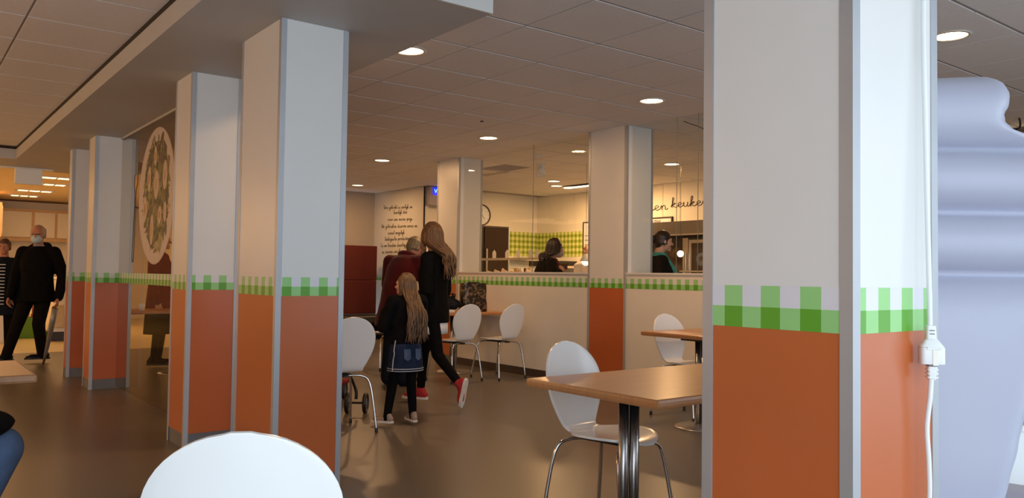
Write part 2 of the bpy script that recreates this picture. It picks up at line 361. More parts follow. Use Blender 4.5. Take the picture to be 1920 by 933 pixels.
# plate print
PC = (7.66, 1.875); PR = 0.615; XP = 1.8705
def disc(b, c, r, x, mt, n=40, ry=None, ang=0, jit=0):
    vs = []
    for k in range(n):
        a = 2*PI*k/n; q = (1+jit*(random.random()-.5)); u = r*math.cos(a)*q; v_ = (ry or r)*math.sin(a)*q
        vs.append((x, c[0]+u*math.cos(ang)-v_*math.sin(ang), c[1]+u*math.sin(ang)+v_*math.cos(ang)))
    b.add(vs, [tuple(range(n-1, -1, -1))], mt)
PLATEW = mat('printed_plate', (0.62, 0.52, 0.46), 0.5, var=0.03); PLATER = mat('printed_plate_rim', (0.50, 0.41, 0.36), 0.5)
b = B(); disc(b, PC, PR, XP, PLATER, 64); disc(b, PC, PR*0.985, XP-0.0006, PLATEW, 64)
plate = obj('plate_print', b, None, gp, label='round printed dinner plate')
LEAVES = [mat('salad_leaf', c, 0.5, var=0.25, scale=15) for c in ((0.10,0.12,0.03),(0.19,0.19,0.05),(0.30,0.25,0.08),(0.07,0.075,0.03),(0.36,0.30,0.13),(0.14,0.09,0.05),(0.22,0.15,0.07))]
b = B(); xs = XP-0.0010
disc(b, (PC[0], PC[1]+0.02), 0.43, xs, LEAVES[3], 40, ry=0.48, jit=0.12)
for k in range(330):
    a = random.random()*2*PI; r = 0.47*math.sqrt(random.random()); cy, cz = PC[0]+r*math.cos(a)*0.92, PC[1]+0.02+r*math.sin(a)*1.06
    L = 0.03+0.07*random.random(); xs -= 0.000006
    disc(b, (cy, cz), L, xs, random.choice(LEAVES), 9, ry=L*(0.15+0.45*random.random()), ang=random.random()*PI, jit=0.3)
obj('salad_print', b, None, plate, kind='stuff', label='printed green salad')
EGG = mat('printed_egg_slice', (0.60, 0.46, 0.33), 0.5, var=0.05); EGG2 = mat('printed_yolk', (0.50, 0.36, 0.20), 0.5); TOM = mat('printed_shrimp', (0.48, 0.24, 0.12), 0.5, var=0.1)
for (dy, dz, r1, r2) in ((-0.02,0.10,.085,.13),(-0.30,0.16,.07,.13),(0.23,0.17,.06,.12),(0.36,-0.10,.075,.12),(0.10,-0.30,.06,.14),(-0.16,-0.18,.06,.08),(-0.33,-0.16,.05,.09),(0.03,0.36,.05,.09)):
    xs -= 0.0001; b = B(); disc(b, (PC[0]+dy, PC[1]+dz), r1, xs, EGG, 20, ry=r2, jit=0.1); disc(b, (PC[0]+dy+.01, PC[1]+dz), r1*.45, xs-0.0001, random.choice((EGG2, TOM)), 14, ry=r2*.45, jit=0.2)
    obj('egg_slice_print', b, None, plate)
# fork drawing on the white panel
def line(b, pts, r=0.003, m=INK, seg=5): b.tube(pts, r, seg, m)
FK = mat('grey_fork_print', (0.16, 0.17, 0.18), 0.5); b = B(); fy = 8.42; xx = 1.8712
b.box((xx-0.001, fy-0.075, 2.13), (xx, fy+0.045, 2.25), FK)
for k in range(4): b.box((xx-0.001, fy-0.075+k*0.0315, 2.25), (xx, fy-0.075+k*0.0315+0.0255, 2.42), FK)

line(b, catmull([(xx, fy-0.075, 2.14), (xx, fy-0.07, 2.05), (xx, fy-0.02, 1.96), (xx, fy-0.012, 1.80), (xx, fy+0.0, 1.55), (xx, fy+0.015, 1.33), (xx, fy+0.045, 1.285), (xx, fy+0.075, 1.33), (xx, fy+0.055, 1.55), (xx, fy+0.03, 1.80), (xx, fy+0.03, 1.96), (xx, fy+0.06, 2.05), (xx, fy+0.045, 2.14)]), 0.0035)
obj('fork_drawing', b, None, gp, label='line drawing of a fork')

# ------------------------------------------------------------------ half wall to the kitchen
hw = root('wall_half', kind='structure', loc=(6.23, 6.5, 0))
for (ya, yb_) in ((6.61, 9.22), (3.6, 6.03)):
    bx('half_wall_panel', (6.17, ya, 0.09), (6.29, yb_, 1.235), WALLP, hw)
    bx('sill', (6.16, ya, 1.235), (6.30, yb_, 1.252), WHITE, hw)
    b = B(); band(b, 'y', 6.17, -0.0012, ya, yb_, 1.085, 1.19, 1); obj('checked_band', b, None, hw, label='green checked band')
    bx('baseboard', (6.155, ya, 0), (6.29, yb_, 0.09), DKICK, hw, label='dark brown baseboard')
for n, (ya, yb_) in enumerate(((7.70, 9.22), (6.61, 7.70), (5.41, 6.03), (5.14, 5.41), (3.6, 5.14))):
    wn = root('window_%d' % (n+6), kind='structure', loc=(6.25, (ya+yb_)/2, 1.25))
    bx('window_pane', (6.245, ya+0.003, 1.252), (6.253, yb_-0.003, HC), GLASS, wn)
    bx('pane_edge', (6.2455, ya-0.0014, 1.252), (6.2525, ya+0.0014, HC), RIMG, wn)
bx('baseboard_back', (5.3, 14.585, 0), (7.73, 14.6, 0.09), DKICK, kind='structure')
bx('baseboard_poem', (7.715, 12.7, 0), (7.73, 14.585, 0.09), DKICK, kind='structure')
b = B(); band(b, 'y', 7.73, -0.0012, 12.72, 14.6, 1.085, 1.19, 1); obj('checked_band', b, None, poem_wall, label='green checked band')

# ------------------------------------------------------------------ lamps in the ceiling
def downlight(x, y, label, power=14, R=0.105, z=HC, group='recessed round ceiling lamps', col=WARM2):
    r = root('ceiling_light', label, 'ceiling light', group, loc=(x, y, z))
    obj('ring', B().lathe([(R,0.0),(R+0.022,-0.002),(R+0.022,-0.007),(R,-0.010),(R-0.004,-0.004),(R-0.004,0.0)], 28, (x,y,z), cap=False), LAMPR, r, smooth=True)
    b = B().lathe([(R-0.004,-0.003),(R*0.9,0.001),(R*0.72,0.004),(0.0001,0.0045)][::1], 28, (x,y,z))
    obj('reflector', b, LAMPW, r, smooth=True)
    b = B()
    for k in range(3): b.bar((x-R*0.9, y+(k-1)*R*0.5, z-0.004), (x+R*0.9, y+(k-1)*R*0.5, z-0.004), 0.004, 0.004)
    obj('louvre', b, LAMPR, r)
    area('lamp_light', (x, y, z-0.014), R*1.7, R*1.7, power, col, (0,0,-1), 'DISK')
    return r
downlight(2.93, 5.05, 'round ceiling lamp partly hidden by the edge of the low beam', P_ROOM)
downlight(5.47, 5.04, 'round ceiling lamp right of the middle, above the table chairs', P_ROOM)
downlight(5.53, 7.66, 'round ceiling lamp in front of the two kitchen columns', P_ROOM)
downlight(5.50, 10.19, 'round ceiling lamp left of the left kitchen column', P_ROOM)
downlight(6.72, 13.36, 'small far ceiling lamp before the wall with the handwritten text', P_ROOM)
downlight(8.75, 7.67, 'kitchen ceiling lamp seen right of the orange-footed column', P_KITCHEN)
downlight(8.88, 10.39, 'upper of two kitchen ceiling lamps close together', P_KITCHEN)
downlight(9.38, 10.90, 'lower of two kitchen ceiling lamps close together', P_KITCHEN)
downlight(9.62, 9.62, 'unseen kitchen ceiling lamp added to brighten the lettered wall, behind the orange-footed column', P_KITCHEN*0.75)  # unseen lamp, added to wash the lettered wall with light
downlight(5.48, 2.42, 'round ceiling lamp above the inflatable, cut by the nearest column', P_ROOM)
# linear lamp in the kitchen, spotlight, smoke detector, grille, wires
r = root('ceiling_light', 'thin linear lamp on the kitchen ceiling beside the column', 'ceiling light', loc=(9.60, 10.4, 2.80))
bx('housing', (9.52, 10.1, 2.79), (9.66, 10.9, 2.82), BLACK, r); bx('diffuser', (9.54, 10.12, 2.783), (9.64, 10.88, 2.79), LAMPW, r)
r = root('spotlight', 'white can spotlight on the kitchen ceiling', 'spotlight', loc=(7.45, 9.0, HC))
obj('mount', B().lathe([(0.07,0),(0.07,-0.02),(0.02,-0.025),(0.02,-0.06)], 16, (7.45,9.0,HC)), WPLAS, r, smooth=True)
obj('can', B().lathe([(0.03,0.0),(0.055,-0.02),(0.075,-0.12),(0.07,-0.13),(0.05,-0.11)], 18, (7.45,9.0,HC-0.04), axis=(0.25,0.2,0.95)), WPLAS, r, smooth=True)
r = obj('smoke_detector', B().lathe([(0.05,0),(0.05,-0.02),(0.03,-0.035),(0.0001,-0.036)], 16, (6.8,8.29,HC)), WPLAS, smooth=True, label='small round smoke detector on the ceiling behind the middle lamp', cat='detector')
r = root('ceiling_grille', 'grey square air grille in the kitchen ceiling', 'grille', loc=(7.25, 9.6, HC))
obj('grille_frame', B().ring_rect((7.0,0),(7.55,0.6),0.03,0,0.004), GRID, r, world=False); r.children[0].rotation_euler = (-PI/2, 0, 0); r.children[0].location = (-7.25, 0.3, -0.012)
for k in range(7): bx('slat', (7.04, 9.34+k*0.08, HC-0.008), (7.51, 9.37+k*0.08, HC+0.004), GRID, r)
obj('ceiling_cable', B().tube([(6.45,5.5,HC),(6.55,5.38,HC-0.06),(6.62,5.15,HC-0.20),(6.75,4.8,HC-0.33)], 0.004), BLACK, label='thin black cable hanging from the ceiling right of the column', cat='cable')
obj('ceiling_sensor', B().lathe([(0.018,0),(0.018,-0.008),(0.0001,-0.012)], 10, (4.88,6.88,HC)), BLACK, label='tiny black sensor on the ceiling above the middle lamp', cat='sensor')
obj('ceiling_wire', B().tube([(6.9,8.30,HC),(6.9,8.30,2.55)], 0.003), WPLAS, label='short white cord hanging under the kitchen spotlight', cat='cord')
# unseen lights added over the left seating area and shop lamps
for x, y in ((-2.3, 4.6), (-2.3, 8.0), (-1.6, 11.0)):      # added point lights without fixtures, to brighten the left ceiling and column sides
    l = bpy.data.lights.new('left_fill_light', 'POINT'); l.energy = P_LEFT; l.color = WARM; l.shadow_soft_size = 0.15
    o = bpy.data.objects.new('left_fill_light', l); COL.objects.link(o); o.location = (x, y, 1.8)
names = ('first', 'second', 'third', 'last')
for i, (x0, x1, y) in enumerate(((2.0,2.85,16.05),(2.05,2.62,17.35),(2.0,2.62,19.0),(2.03,2.55,20.45))):
    r = root('ceiling_light', '%s shop strip lamp counted from the nearest' % names[i], 'ceiling light', 'strip lamps on the shop ceiling', loc=((x0+x1)/2, y, H2))
    bx('housing', (x0-0.03, y-0.13, H2-0.02), (x1+0.03, y+0.13, H2), LAMPR, r); n = 3; s_ = (x1-x0)/n
    for k in range(n): bx('lamp_panel', (x0+k*s_+0.02, y-0.10, H2-0.024), (x0+(k+1)*s_-0.02, y+0.10, H2-0.02), LAMPF, r)
for (x, y, p) in ((2.3, 17.2, 70), (1.0, 19.5, 70), (-2.5, 17.5, 90), (-4.0, 14.6, 60), (0.2, 14.4, 22)):
    area('shop_light', (x, y, H2-0.05), 2.2, 1.8, p*P_SHOP, WARM, (0,0,-1))

# ------------------------------------------------------------------ chairs
def chair_shell():
    prof = [(0.222,0.436),(0.21,0.445),(0.15,0.452),(0.05,0.452),(-0.05,0.450),(-0.12,0.450),(-0.165,0.456),(-0.195,0.475),(-0.212,0.51),(-0.225,0.56),(-0.24,0.62),(-0.256,0.69),(-0.272,0.76),(-0.286,0.82),(-0.295,0.86),(-0.299,0.878)]
    prof = catmull([(0,a,b_) for a, b_ in prof], 3); n = len(prof)
    acc = [0]
    for i in range(1, n): acc.append(acc[-1]+(prof[i]-prof[i-1]).length)
    tot = acc[-1]; b = B(); vs = []; NS = 14
    def hw(s):  # half width along the profile, s in metres from the seat front
        if s < 0.40:
            t = (s-0.205)/0.205; h = 0.205*math.sqrt(max(0, 1-t*t)); nk = 0.108
            return max(h, nk) if s > 0.21 else h
        t = (s-0.40)/(tot-0.40)
        return 0.108 if t <= 0 else 0.208*egg(t)
    def egg(t):     # 0 at neck .. 1 at top
        e = 0.52+0.48*math.sin(min(t/0.58, 1)*PI/2)**1.25
        if t > 0.58: q = (t-0.58)/0.42; e = math.sqrt(max(0, 1-q*q))
        return e
    raw = [hw(a) for a in acc]
    for _ in range(2): raw = [raw[0]]+[(raw[i-1]+2*raw[i]+raw[i+1])/4 for i in range(1, n-1)]+[raw[-1]]
    raw[0] = 0.02; raw[-1] = 0.02
    for i, p in enumerate(prof):
        h = raw[i]; back = min(1, max(0, (acc[i]-0.36)/0.1)); top_ = min(1, max(0, (acc[i]-0.4)/0.2))
        for k in range(NS+1):
            u = -1+2*k/NS; x = u*h; c = x*x
            vs.append((x, p.y+c*0.75*back, p.z+c*0.35*(1-back)))
    fs = [(i*(NS+1)+k, i*(NS+1)+k+1, (i+1)*(NS+1)+k+1, (i+1)*(NS+1)+k) for i in range(n-1) for k in range(NS)]
    b.add(vs, fs); return b
def make_chair(label):
    r = root('shell_chair', label, 'chair', 'white shell chairs')
    s = obj('seat_shell', chair_shell(), CHAIRW, r, smooth=True)
    md = s.modifiers.new('t', 'SOLIDIFY'); md.thickness = 0.011; md.offset = -1; mb = s.modifiers.new('b', 'BEVEL'); mb.width = 0.004; mb.segments = 2; mb.limit_method = 'ANGLE'
    bpy.context.view_layer.update(); nm = bpy.data.meshes.new_from_object(s.evaluated_get(bpy.context.evaluated_depsgraph_get())); s.modifiers.clear(); s.data = nm
    for sx in (-1, 1):
        for pts in ([(sx*.02,-.125,.428),(sx*.11,-.155,.428),(sx*.165,-.18,.405),(sx*.19,-.197,.33),(sx*.208,-.217,.18),(sx*.222,-.238,.015)],
                    [(sx*.02,.125,.428),(sx*.11,.15,.428),(sx*.165,.165,.405),(sx*.185,.18,.33),(sx*.20,.205,.18),(sx*.215,.232,.015)]):
            l = obj('leg', B().tube(catmull(pts, 5), 0.0095, 8), CHROME, r, smooth=True)
            e = pts[-1]; obj('foot_cap', B().lathe([(0.012,0),(0.013,0.004),(0.0125,0.03),(0.010,0.032)], 10, (e[0],e[1],0)), BLACK, l, smooth=True)
    obj('seat_bracket', B().box((-.06,-.13,.424),(.06,.13,.436)).box((-.02,-.17,.42),(.02,-.13,.434)), BLACK, r)
    return r
LB = 'white shell chair '
proto = make_chair(LB+'in the foreground, only the top of its back in view')
proto.location = (0.704, 1.888, 0); proto.rotation_euler = (0,0,math.radians(-27))
def chair(x, y, rzdeg, what): return dup(proto, (x, y, 0), math.radians(rzdeg), LB+what)
chair(5.745, 7.70, 9, 'right of the two backs at the floral bag table')
chair(5.16, 7.76, 6, 'left of the two backs at the floral bag table')
chair(2.765, 5.77, -3, 'half hidden by the column at the front of the low beam')
chair(2.735, 2.765, 180+9, 'tucked under the nearest table on the right')
chair(5.57, 4.67, 180, 'at the farther table against the half wall')
chair(5.08, 9.24, 4, 'far back, hidden behind the girl with long hair')
# ------------------------------------------------------------------ tables
PEDS = mat('satin_steel_tube', (0.46,0.46,0.46), 0.27, 1.0, var=0.04)
def table(label, x0, x1, y0, y1, peds, z=0.75, base=True, wood=WOOD):
    r = root('table', label, 'table', 'beech cafe tables', loc=((x0+x1)/2, (y0+y1)/2, 0))
    b = B().box((x0,y0,z-0.036),(x1,y1,z)); obj('tabletop', b, wood, r, bevel=0.012, smooth=False)
    for px, py in peds:
        l = root('leg', loc=(px, py, 0)); l.parent = r; l.location = (px-(x0+x1)/2, py-(y0+y1)/2, 0)
        obj('pedestal_tube', B().tube([(px-0.036,py+0.0135,0.03),(px-0.036,py+0.0135,z-0.05)], 0.0215, 16), PEDS, l, smooth=True)
        obj('pedestal_tube', B().tube([(px-0.001,py-0.0135,0.03),(px-0.001,py-0.0135,z-0.05)], 0.0215, 16), PEDS, l, smooth=True)
        obj('base_disc', B().lathe([(0.22,0),(0.22,0.006),(0.20,0.016),(0.05,0.03),(0.0001,0.03)], 32, (px,py,0)), STEEL, l, smooth=True)
        bx('top_plate', (px-0.12,py-0.12,z-0.052),(px+0.12,py+0.12,z-0.036), BLACK, l)
    return r
table('beech table nearest on the right with a double steel pedestal', 2.25, 3.45, 2.035, 2.81, [(2.50,2.40),(3.2,2.42)])
table('beech table farther right, against the half wall', 5.06, 6.155, 4.0, 4.77, [(5.24,4.26)])
table('beech table under the floral bag against the half wall', 4.85, 6.155, 8.13, 8.9, [(5.62,8.45)])
table('beech table corner at the left edge of the picture', -0.75, 0.52, 4.0, 4.70, [(-0.2,4.35)], wood=mat('pale_beech', (0.42,0.21,0.095), 0.3, var=0.08, scale=5, stretch=(9,1,1)))
table('beech table half hidden behind the chair at the beam column', 2.1, 3.25, 6.10, 6.85, [(2.3,6.45)])
table('beech table behind the glass partition', 2.05, 3.1, 9.75, 10.4, [(2.75,10.05)])
# ------------------------------------------------------------------ booth
bt = root('booth_bench', 'tall dark red upholstered booth bench by the back wall', 'bench', loc=(6.6, 14.2, 0))
bx('lower_back', (5.75,13.95,0.44), (7.46,14.10,1.085), REDF, bt, bevel=0.02, label='dark red lower back cushion'); bx('upper_back', (5.75,13.95,1.086), (7.46,14.10,1.742), REDF, bt, bevel=0.012, label='dark red upper back cushion')
bx('seat_cushion', (5.75,13.35,0.30), (7.62,13.95,0.44), BLACK, bt, bevel=0.03, label='black seat cushion'); bx('bench_base', (5.8,13.45,0), (7.58,14.08,0.30), COATB, bt)
# ------------------------------------------------------------------ bags on the table
def bag(name, x0, x1, y0, y1, z0, z1, mt, label, cat):
    b = B(); n = 7; rings = []
    for k in range(n+1):
        t = k/n; rings.append(t)
    vs = []; seg = 24
    for t in rings:
        for k in range(seg):
            a = 2*PI*k/seg; c, s_ = math.cos(a), math.sin(a); q = 0.35
            u = math.copysign(abs(c)**q, c); v_ = math.copysign(abs(s_)**q, s_)
            sq = 1-0.35*t; vs.append(((x0+x1)/2+u*(x1-x0)/2*(1-0.03*math.sin(t*9+k)), (y0+y1)/2+v_*(y1-y0)/2*sq, z0+(z1-z0)*t+0.008*math.sin(k*1.3)*t))
    fs = [(i*seg+k, i*seg+(k+1) % seg, (i+1)*seg+(k+1) % seg, (i+1)*seg+k) for i in range(n) for k in range(seg)]; fs.append(tuple(range(seg-1,-1,-1)))
    b.add(vs, fs); return b
flo = bpy.data.materials.new('floral_print'); flo.use_nodes = True; nt = flo.node_tree; bs = nt.nodes['Principled BSDF']; bs.inputs['Roughness'].default_value = 0.35
tc = nt.nodes.new('ShaderNodeTexCoord'); vo = nt.nodes.new('ShaderNodeTexNoise'); vo.inputs['Scale'].default_value = 13; vo.inputs['Detail'].default_value = 3; vo.inputs['Distortion'].default_value = 2.2
rp = nt.nodes.new('ShaderNodeValToRGB'); e = rp.color_ramp.elements; e[0].position = 0.50; e[0].color = (0.008,0.005,0.005,1); e[1].position = 0.74; e[1].color = (0.62,0.40,0.33,1)
for p, c in ((0.55,(0.10,0.06,0.025,1)),(0.62,(0.26,0.16,0.08,1)),(0.66,(0.05,0.03,0.02,1))): q = e.new(p); q.color = c
nt.links.new(tc.outputs['Object'], vo.inputs['Vector']); nt.links.new(vo.outputs['Fac'], rp.inputs['Fac']); nt.links.new(rp.outputs['Color'], bs.inputs['Base Color'])
r = root('floral_bag', 'black shopping bag with pink and gold floral print on the table', 'bag', loc=(5.83, 8.32, 0.75))
obj('bag_body', bag('b', 5.635, 5.985, 8.24, 8.42, 0.752, 1.105, flo, '', ''), flo, r, smooth=True)
for yy in (8.27, 8.39):
    obj('handle', B().tube(catmull([(5.73,yy,1.06),(5.745,yy,1.10),(5.81,yy,1.115),(5.875,yy,1.105),(5.89,yy,1.06)],5), 0.006, 6), BLACK, r, smooth=True)
r = root('cloth_bag', 'slumped dark blue cloth bag left of the floral bag', 'bag', loc=(5.45, 8.4, 0.75))
b = B().ell((5.435,8.370,0.826),(0.17,0.13,0.072)).ell((5.515,8.410,0.86),(0.10,0.09,0.08)).ell((5.325,8.330,0.815),(0.12,0.09,0.05)).cap((5.475,8.390,0.90),0.03,(5.485,8.390,0.955),0.012).cap((5.545,8.390,0.90),0.03,(5.550,8.390,0.965),0.012).cap((5.595,8.370,0.86),0.04,(5.615,8.350,0.83),0.03)
obj('bag_body', b, COATN, r, voxel=0.012, sm_it=2); obj('handle', B().tube(catmull([(5.455,8.390,0.93),(5.495,8.350,0.97),(5.555,8.350,0.96),(5.565,8.390,0.92)],5), 0.007, 6), COATN, r, smooth=True)
obj('white_paper', B().box((5.22,8.145,0.752),(5.42,8.21,0.785)), SHIRTW, bevel=0.004, label='white folded napkin stack at the table edge by the walking woman', cat='napkin')

# ------------------------------------------------------------------ lettering: a single-stroke cursive hand
CUR = {
'a': ([[(.78,.82),(.45,1),(.1,.72),(.08,.25),(.35,0),(.68,.35),(.78,.85),(.76,.2),(.9,.0),(1.15,.25)]],1.1),
'b': ([[(0,.2),(.3,1.2),(.42,2.0),(.28,2.1),(.2,1.6),(.18,.3),(.42,0),(.75,.3),(.7,.85),(.45,.95),(.85,.85),(1.1,.95)]],1.05),
'c': ([[(.75,.82),(.45,1),(.12,.7),(.1,.25),(.4,0),(.7,.1),(1.0,.35)]],.95),
'd': ([[(.75,.82),(.45,1),(.1,.72),(.08,.25),(.35,0),(.68,.35),(.8,1.2),(.82,2.0),(.78,.3),(.92,0),(1.15,.25)]],1.1),
'e': ([[(-.1,.15),(.3,.42),(.68,.72),(.55,1),(.25,.9),(.15,.45),(.35,.03),(.7,.08),(1.0,.4)]],.95),
'f': ([[(0,.3),(.4,1.2),(.55,1.95),(.38,2.1),(.32,1.5),(.3,-.7),(.42,-.95),(.5,-.5),(.35,.1),(.9,.35)]],.8),
'g': ([[(.75,.82),(.45,1),(.1,.72),(.08,.25),(.35,0),(.68,.35),(.78,.85),(.74,-.6),(.45,-1),(.2,-.75),(.6,-.2),(1.1,.25)]],1.05),
'h': ([[(0,.2),(.32,1.2),(.45,2.0),(.3,2.1),(.22,1.6),(.2,0)],[(.2,.5),(.5,.98),(.72,.8),(.72,.15),(.88,0),(1.1,.25)]],1.05),
'i': ([[(0,.2),(.28,.98),(.28,.18),(.42,0),(.65,.25)],[(.3,1.4),(.33,1.48)]],.6),
'j': ([[(0,.2),(.3,.98),(.28,-.6),(.05,-1),(-.15,-.7),(.2,-.2),(.65,.25)],[(.34,1.4),(.37,1.48)]],.6),
'k': ([[(-.05,.15),(.32,1.2),(.46,1.95),(.3,2.15),(.2,1.6),(.18,-.05)],[(.2,.45),(.55,.98),(.68,.75),(.28,.45),(.62,.05),(.8,.0),(1.05,.3)]],1.0),
'l': ([[(0,.2),(.35,1.2),(.48,1.95),(.33,2.1),(.22,1.5),(.24,.2),(.42,0),(.65,.25)]],.6),
'm': ([[(0,.5),(.18,.98),(.2,0)],[(.2,.5),(.42,.98),(.58,.8),(.58,0)],[(.58,.5),(.82,.98),(.98,.8),(.98,.15),(1.12,0),(1.35,.25)]],1.3),
'n': ([[(0,.45),(.2,.98),(.22,0)],[(.22,.5),(.5,.98),(.72,.8),(.72,.15),(.88,0),(1.1,.3)]],1.05),
'o': ([[(.6,.95),(.3,1),(.08,.65),(.12,.2),(.4,0),(.7,.3),(.65,.85),(.5,.95),(.8,.8),(1.05,.9)]],1.0),
'p': ([[(0,.3),(.22,1.1),(.18,-.95)],[(.2,.6),(.5,1),(.76,.65),(.62,.1),(.3,.05),(.7,.0),(1.0,.25)]],1.0),
'r': ([[(0,.35),(.2,1.02),(.22,0)],[(.22,.5),(.45,.95),(.7,.92)],[(.7,.92),(.85,.6)]],.85),
's': ([[(0,.15),(.4,.9),(.62,.45),(.45,.02),(.1,.12),(.5,.0),(.9,.25)]],.85),
't': ([[(0,.2),(.28,1.0),(.32,1.6),(.3,.2),(.45,0),(.7,.25)],[(.08,1.12),(.58,1.16)]],.65),
'u': ([[(0,.5),(.15,.98),(.15,.25),(.38,0),(.68,.35),(.75,.98),(.74,.2),(.9,0),(1.12,.3)]],1.1),
'v': ([[(0,.6),(.15,.98),(.35,.02),(.65,.95),(.95,.85)]],.9),
'w': ([[(0,.6),(.15,.98),(.3,.02),(.55,.8),(.75,.02),(1.0,.95),(1.25,.85)]],1.2),
'z': ([[(.05,.95),(.65,.95),(.1,.05),(.7,.05),(1.0,.25)]],.95),
'V': ([[(0,1.9),(.15,2.0),(.5,0),(.95,1.95),(1.2,1.85)]],1.0),
'W': ([[(0,1.9),(.15,2.0),(.4,0),(.75,1.5),(1.05,0),(1.45,1.95)]],1.5),
'E': ([[(.95,1.75),(.55,2.0),(.2,1.65),(.5,1.1),(.15,.6),(.35,.02),(.8,.1),(1.1,.4)]],1.1),
' ': ([],.8)}
def write(b, text, start, across, upv, x_height, r, width=None, stretch=1.0, seg=5):
    tot = sum(CUR[c][1] for c in text); sx = width/tot if width else x_height*stretch
    s = V(start); a = V(across).normalized(); u = V(upv).normalized(); pos = 0
    for c in text:
        st, adv = CUR[c]
        for k in st: b.tube([s+a*(p.x*sx+pos)+u*p.y*x_height for p in catmull([(x_, y_, 0) for x_, y_ in k], 5)], r, seg)
        pos += adv*sx
b = B()
POEM = (('Vers gekookt is eerlijk en',14.217,13.10,2.492,2.443),('heerlijk dan',13.806,13.295,2.37,2.359),('voor een mooie prijs',14.034,13.10,2.246,2.218),('We gebruiken daarom verse en',14.29,12.915,2.12,2.081),('zoveel mogelijk',14.024,13.38,1.979,1.973),('biologische producten',14.138,13.20,1.861,1.856),('En we houden daarbij van',14.308,13.15,1.739,1.735),('in mooie smaken',14.248,13.40,1.611,1.62))
for t, ya, yb_, za, zb in POEM: write(b, t, (7.727, ya, za), (0, yb_-ya, zb-za), (0,0,1), 0.036, 0.0027, width=abs(yb_-ya))
obj('handwritten_lettering', b, INK, poem_wall, label='eight lines of dark handwritten text')
b = B(); write(b, 'en', (10.495, 9.60, 2.372), (0,-1,0), (0,0,1), 0.078, 0.0058, width=0.31); write(b, 'keuken', (10.495, 9.21, 2.398), (0,-1,0.0), (0,0,1), 0.078, 0.0058, width=0.80)
write(b, 'eig', (10.495, 9.92, 2.372), (0,-1,0), (0,0,1), 0.078, 0.0058, width=0.32)
obj('handwritten_lettering', b, INK, kw, label='large dark handwritten kitchen lettering')
FONT = None
def text_mesh(s, size, loc, rot, mt, parent, name='lettering', ext=0.001):
    c = bpy.data.curves.new(name, 'FONT'); c.body = s; c.size = size; c.extrude = ext; c.align_x = 'CENTER'
    o = bpy.data.objects.new(name, c); COL.objects.link(o); bpy.context.view_layer.update()
    me = bpy.data.meshes.new_from_object(o.evaluated_get(bpy.context.evaluated_depsgraph_get())); bpy.data.objects.remove(o); me.materials.clear(); me.materials.append(mt)
    q = bpy.data.objects.new(name, me); COL.objects.link(q); q.parent = parent; q.location = V(loc)-WORLD.get(parent.name, V((0,0,0))); q.rotation_euler = rot
    return q
RX = (PI/2, 0, -PI/2)     # text on a wall that faces -x
RY = (PI/2, 0, 0)         # text on a wall that faces -y
# blue display by the passage
r = root('display_sign', 'grey hanging sign box with a glowing blue display', 'sign', loc=(8.2, 12.55, 2.6))
bx('sign_box', (7.765,12.56,2.475), (8.5,12.66,2.815), mat('grey_sign_box', (0.42,0.36,0.34), 0.5, var=0.03), r, bevel=0.008)
bx('blue_panel', (7.83,12.552,2.665), (8.46,12.56,2.805), BLUEL, r, label='glowing blue display'); text_mesh('VOOR', 0.105, (8.005,12.548,2.70), RY, CYANL, r, label if False else 'display_letters')

# ------------------------------------------------------------------ kitchen behind the half wall
# clock on the end wall
r = root('wall_clock', 'round white wall clock half hidden by the left kitchen column', 'clock', loc=(9.10,12.79,2.38))
obj('clock_rim', B().lathe([(0.205,0),(0.205,0.03),(0.185,0.035),(0.182,0.012)], 36, (9.10,12.80,2.38), axis=(0,-1,0), cap=False), mat('clock_rim', (0.08,0.06,0.05), 0.4), r, smooth=True)
obj('clock_face', B().lathe([(0.185,0.010),(0.0001,0.0105)], 36, (9.10,12.80,2.38), axis=(0,-1,0)), WPLAS, r)
b = B()
for k in range(12): a = PI*k/6; b.bar((9.10+0.15*math.sin(a),12.787,2.38+0.15*math.cos(a)),(9.10+0.175*math.sin(a),12.787,2.38+0.175*math.cos(a)),0.006,0.003)
obj('hour_marks', b, INK, r); obj('clock_hand', B().bar((9.10,12.786,2.37),(9.105,12.786,2.51),0.008,0.003), INK, r); obj('clock_hand', B().bar((9.10,12.784,2.38),(9.17,12.784,2.30),0.01,0.003), INK, r)
# tall refrigerator with dark glass door
r = root('refrigerator', 'tall refrigerator with a dark glass door on the end wall', 'refrigerator', loc=(8.95,12.4,0))
bx('cabinet', (8.50,12.15,0), (9.25,12.78,2.13), DARKST, r, bevel=0.01); bx('glass_door', (8.70,12.12,0.12), (9.235,12.15,2.10), mat('dark_door_glass', (0.022,0.013,0.009), 0.35, spec=0.12), r, bevel=0.004)
bx('side_trim', (9.25,12.115,0.05), (9.275,12.15,2.13), ALU, r); bx('handle', (8.72,12.09,1.0), (8.75,12.12,1.7), STEEL, r)
# gingham tiling
def gingham(name, parent, axis, fixed, a0, a1, z0, z1, label):
    b = B(); c = 0.0545; na = int(round(abs(a1-a0)/c)); nz = int(round((z1-z0)/c)); sa = (a1-a0)/na; sz = (z1-z0)/nz
    for i in range(na):
        for k in range(nz):
            q = (i % 2)+(k % 2); mt = (GING_L, GING_M, GING_D)[q]; e0 = a0+i*sa; e1 = e0+sa; y0 = z0+k*sz; y1 = y0+sz
            if axis == 'x': b.add([(e0,fixed,y0),(e1,fixed,y0),(e1,fixed,y1),(e0,fixed,y1)], [(0,1,2,3)], mt)
            else: b.add([(fixed,e0,y0),(fixed,e1,y0),(fixed,e1,y1),(fixed,e0,y1)], [(0,1,2,3)], mt)
    return obj(name, b, None, parent, label=label)
ke = bpy.data.objects['wall_kitchen_end']
gingham('gingham_band', ke, 'x', 12.796, 9.20, 10.5, 1.60, 2.09, 'green gingham wall print')
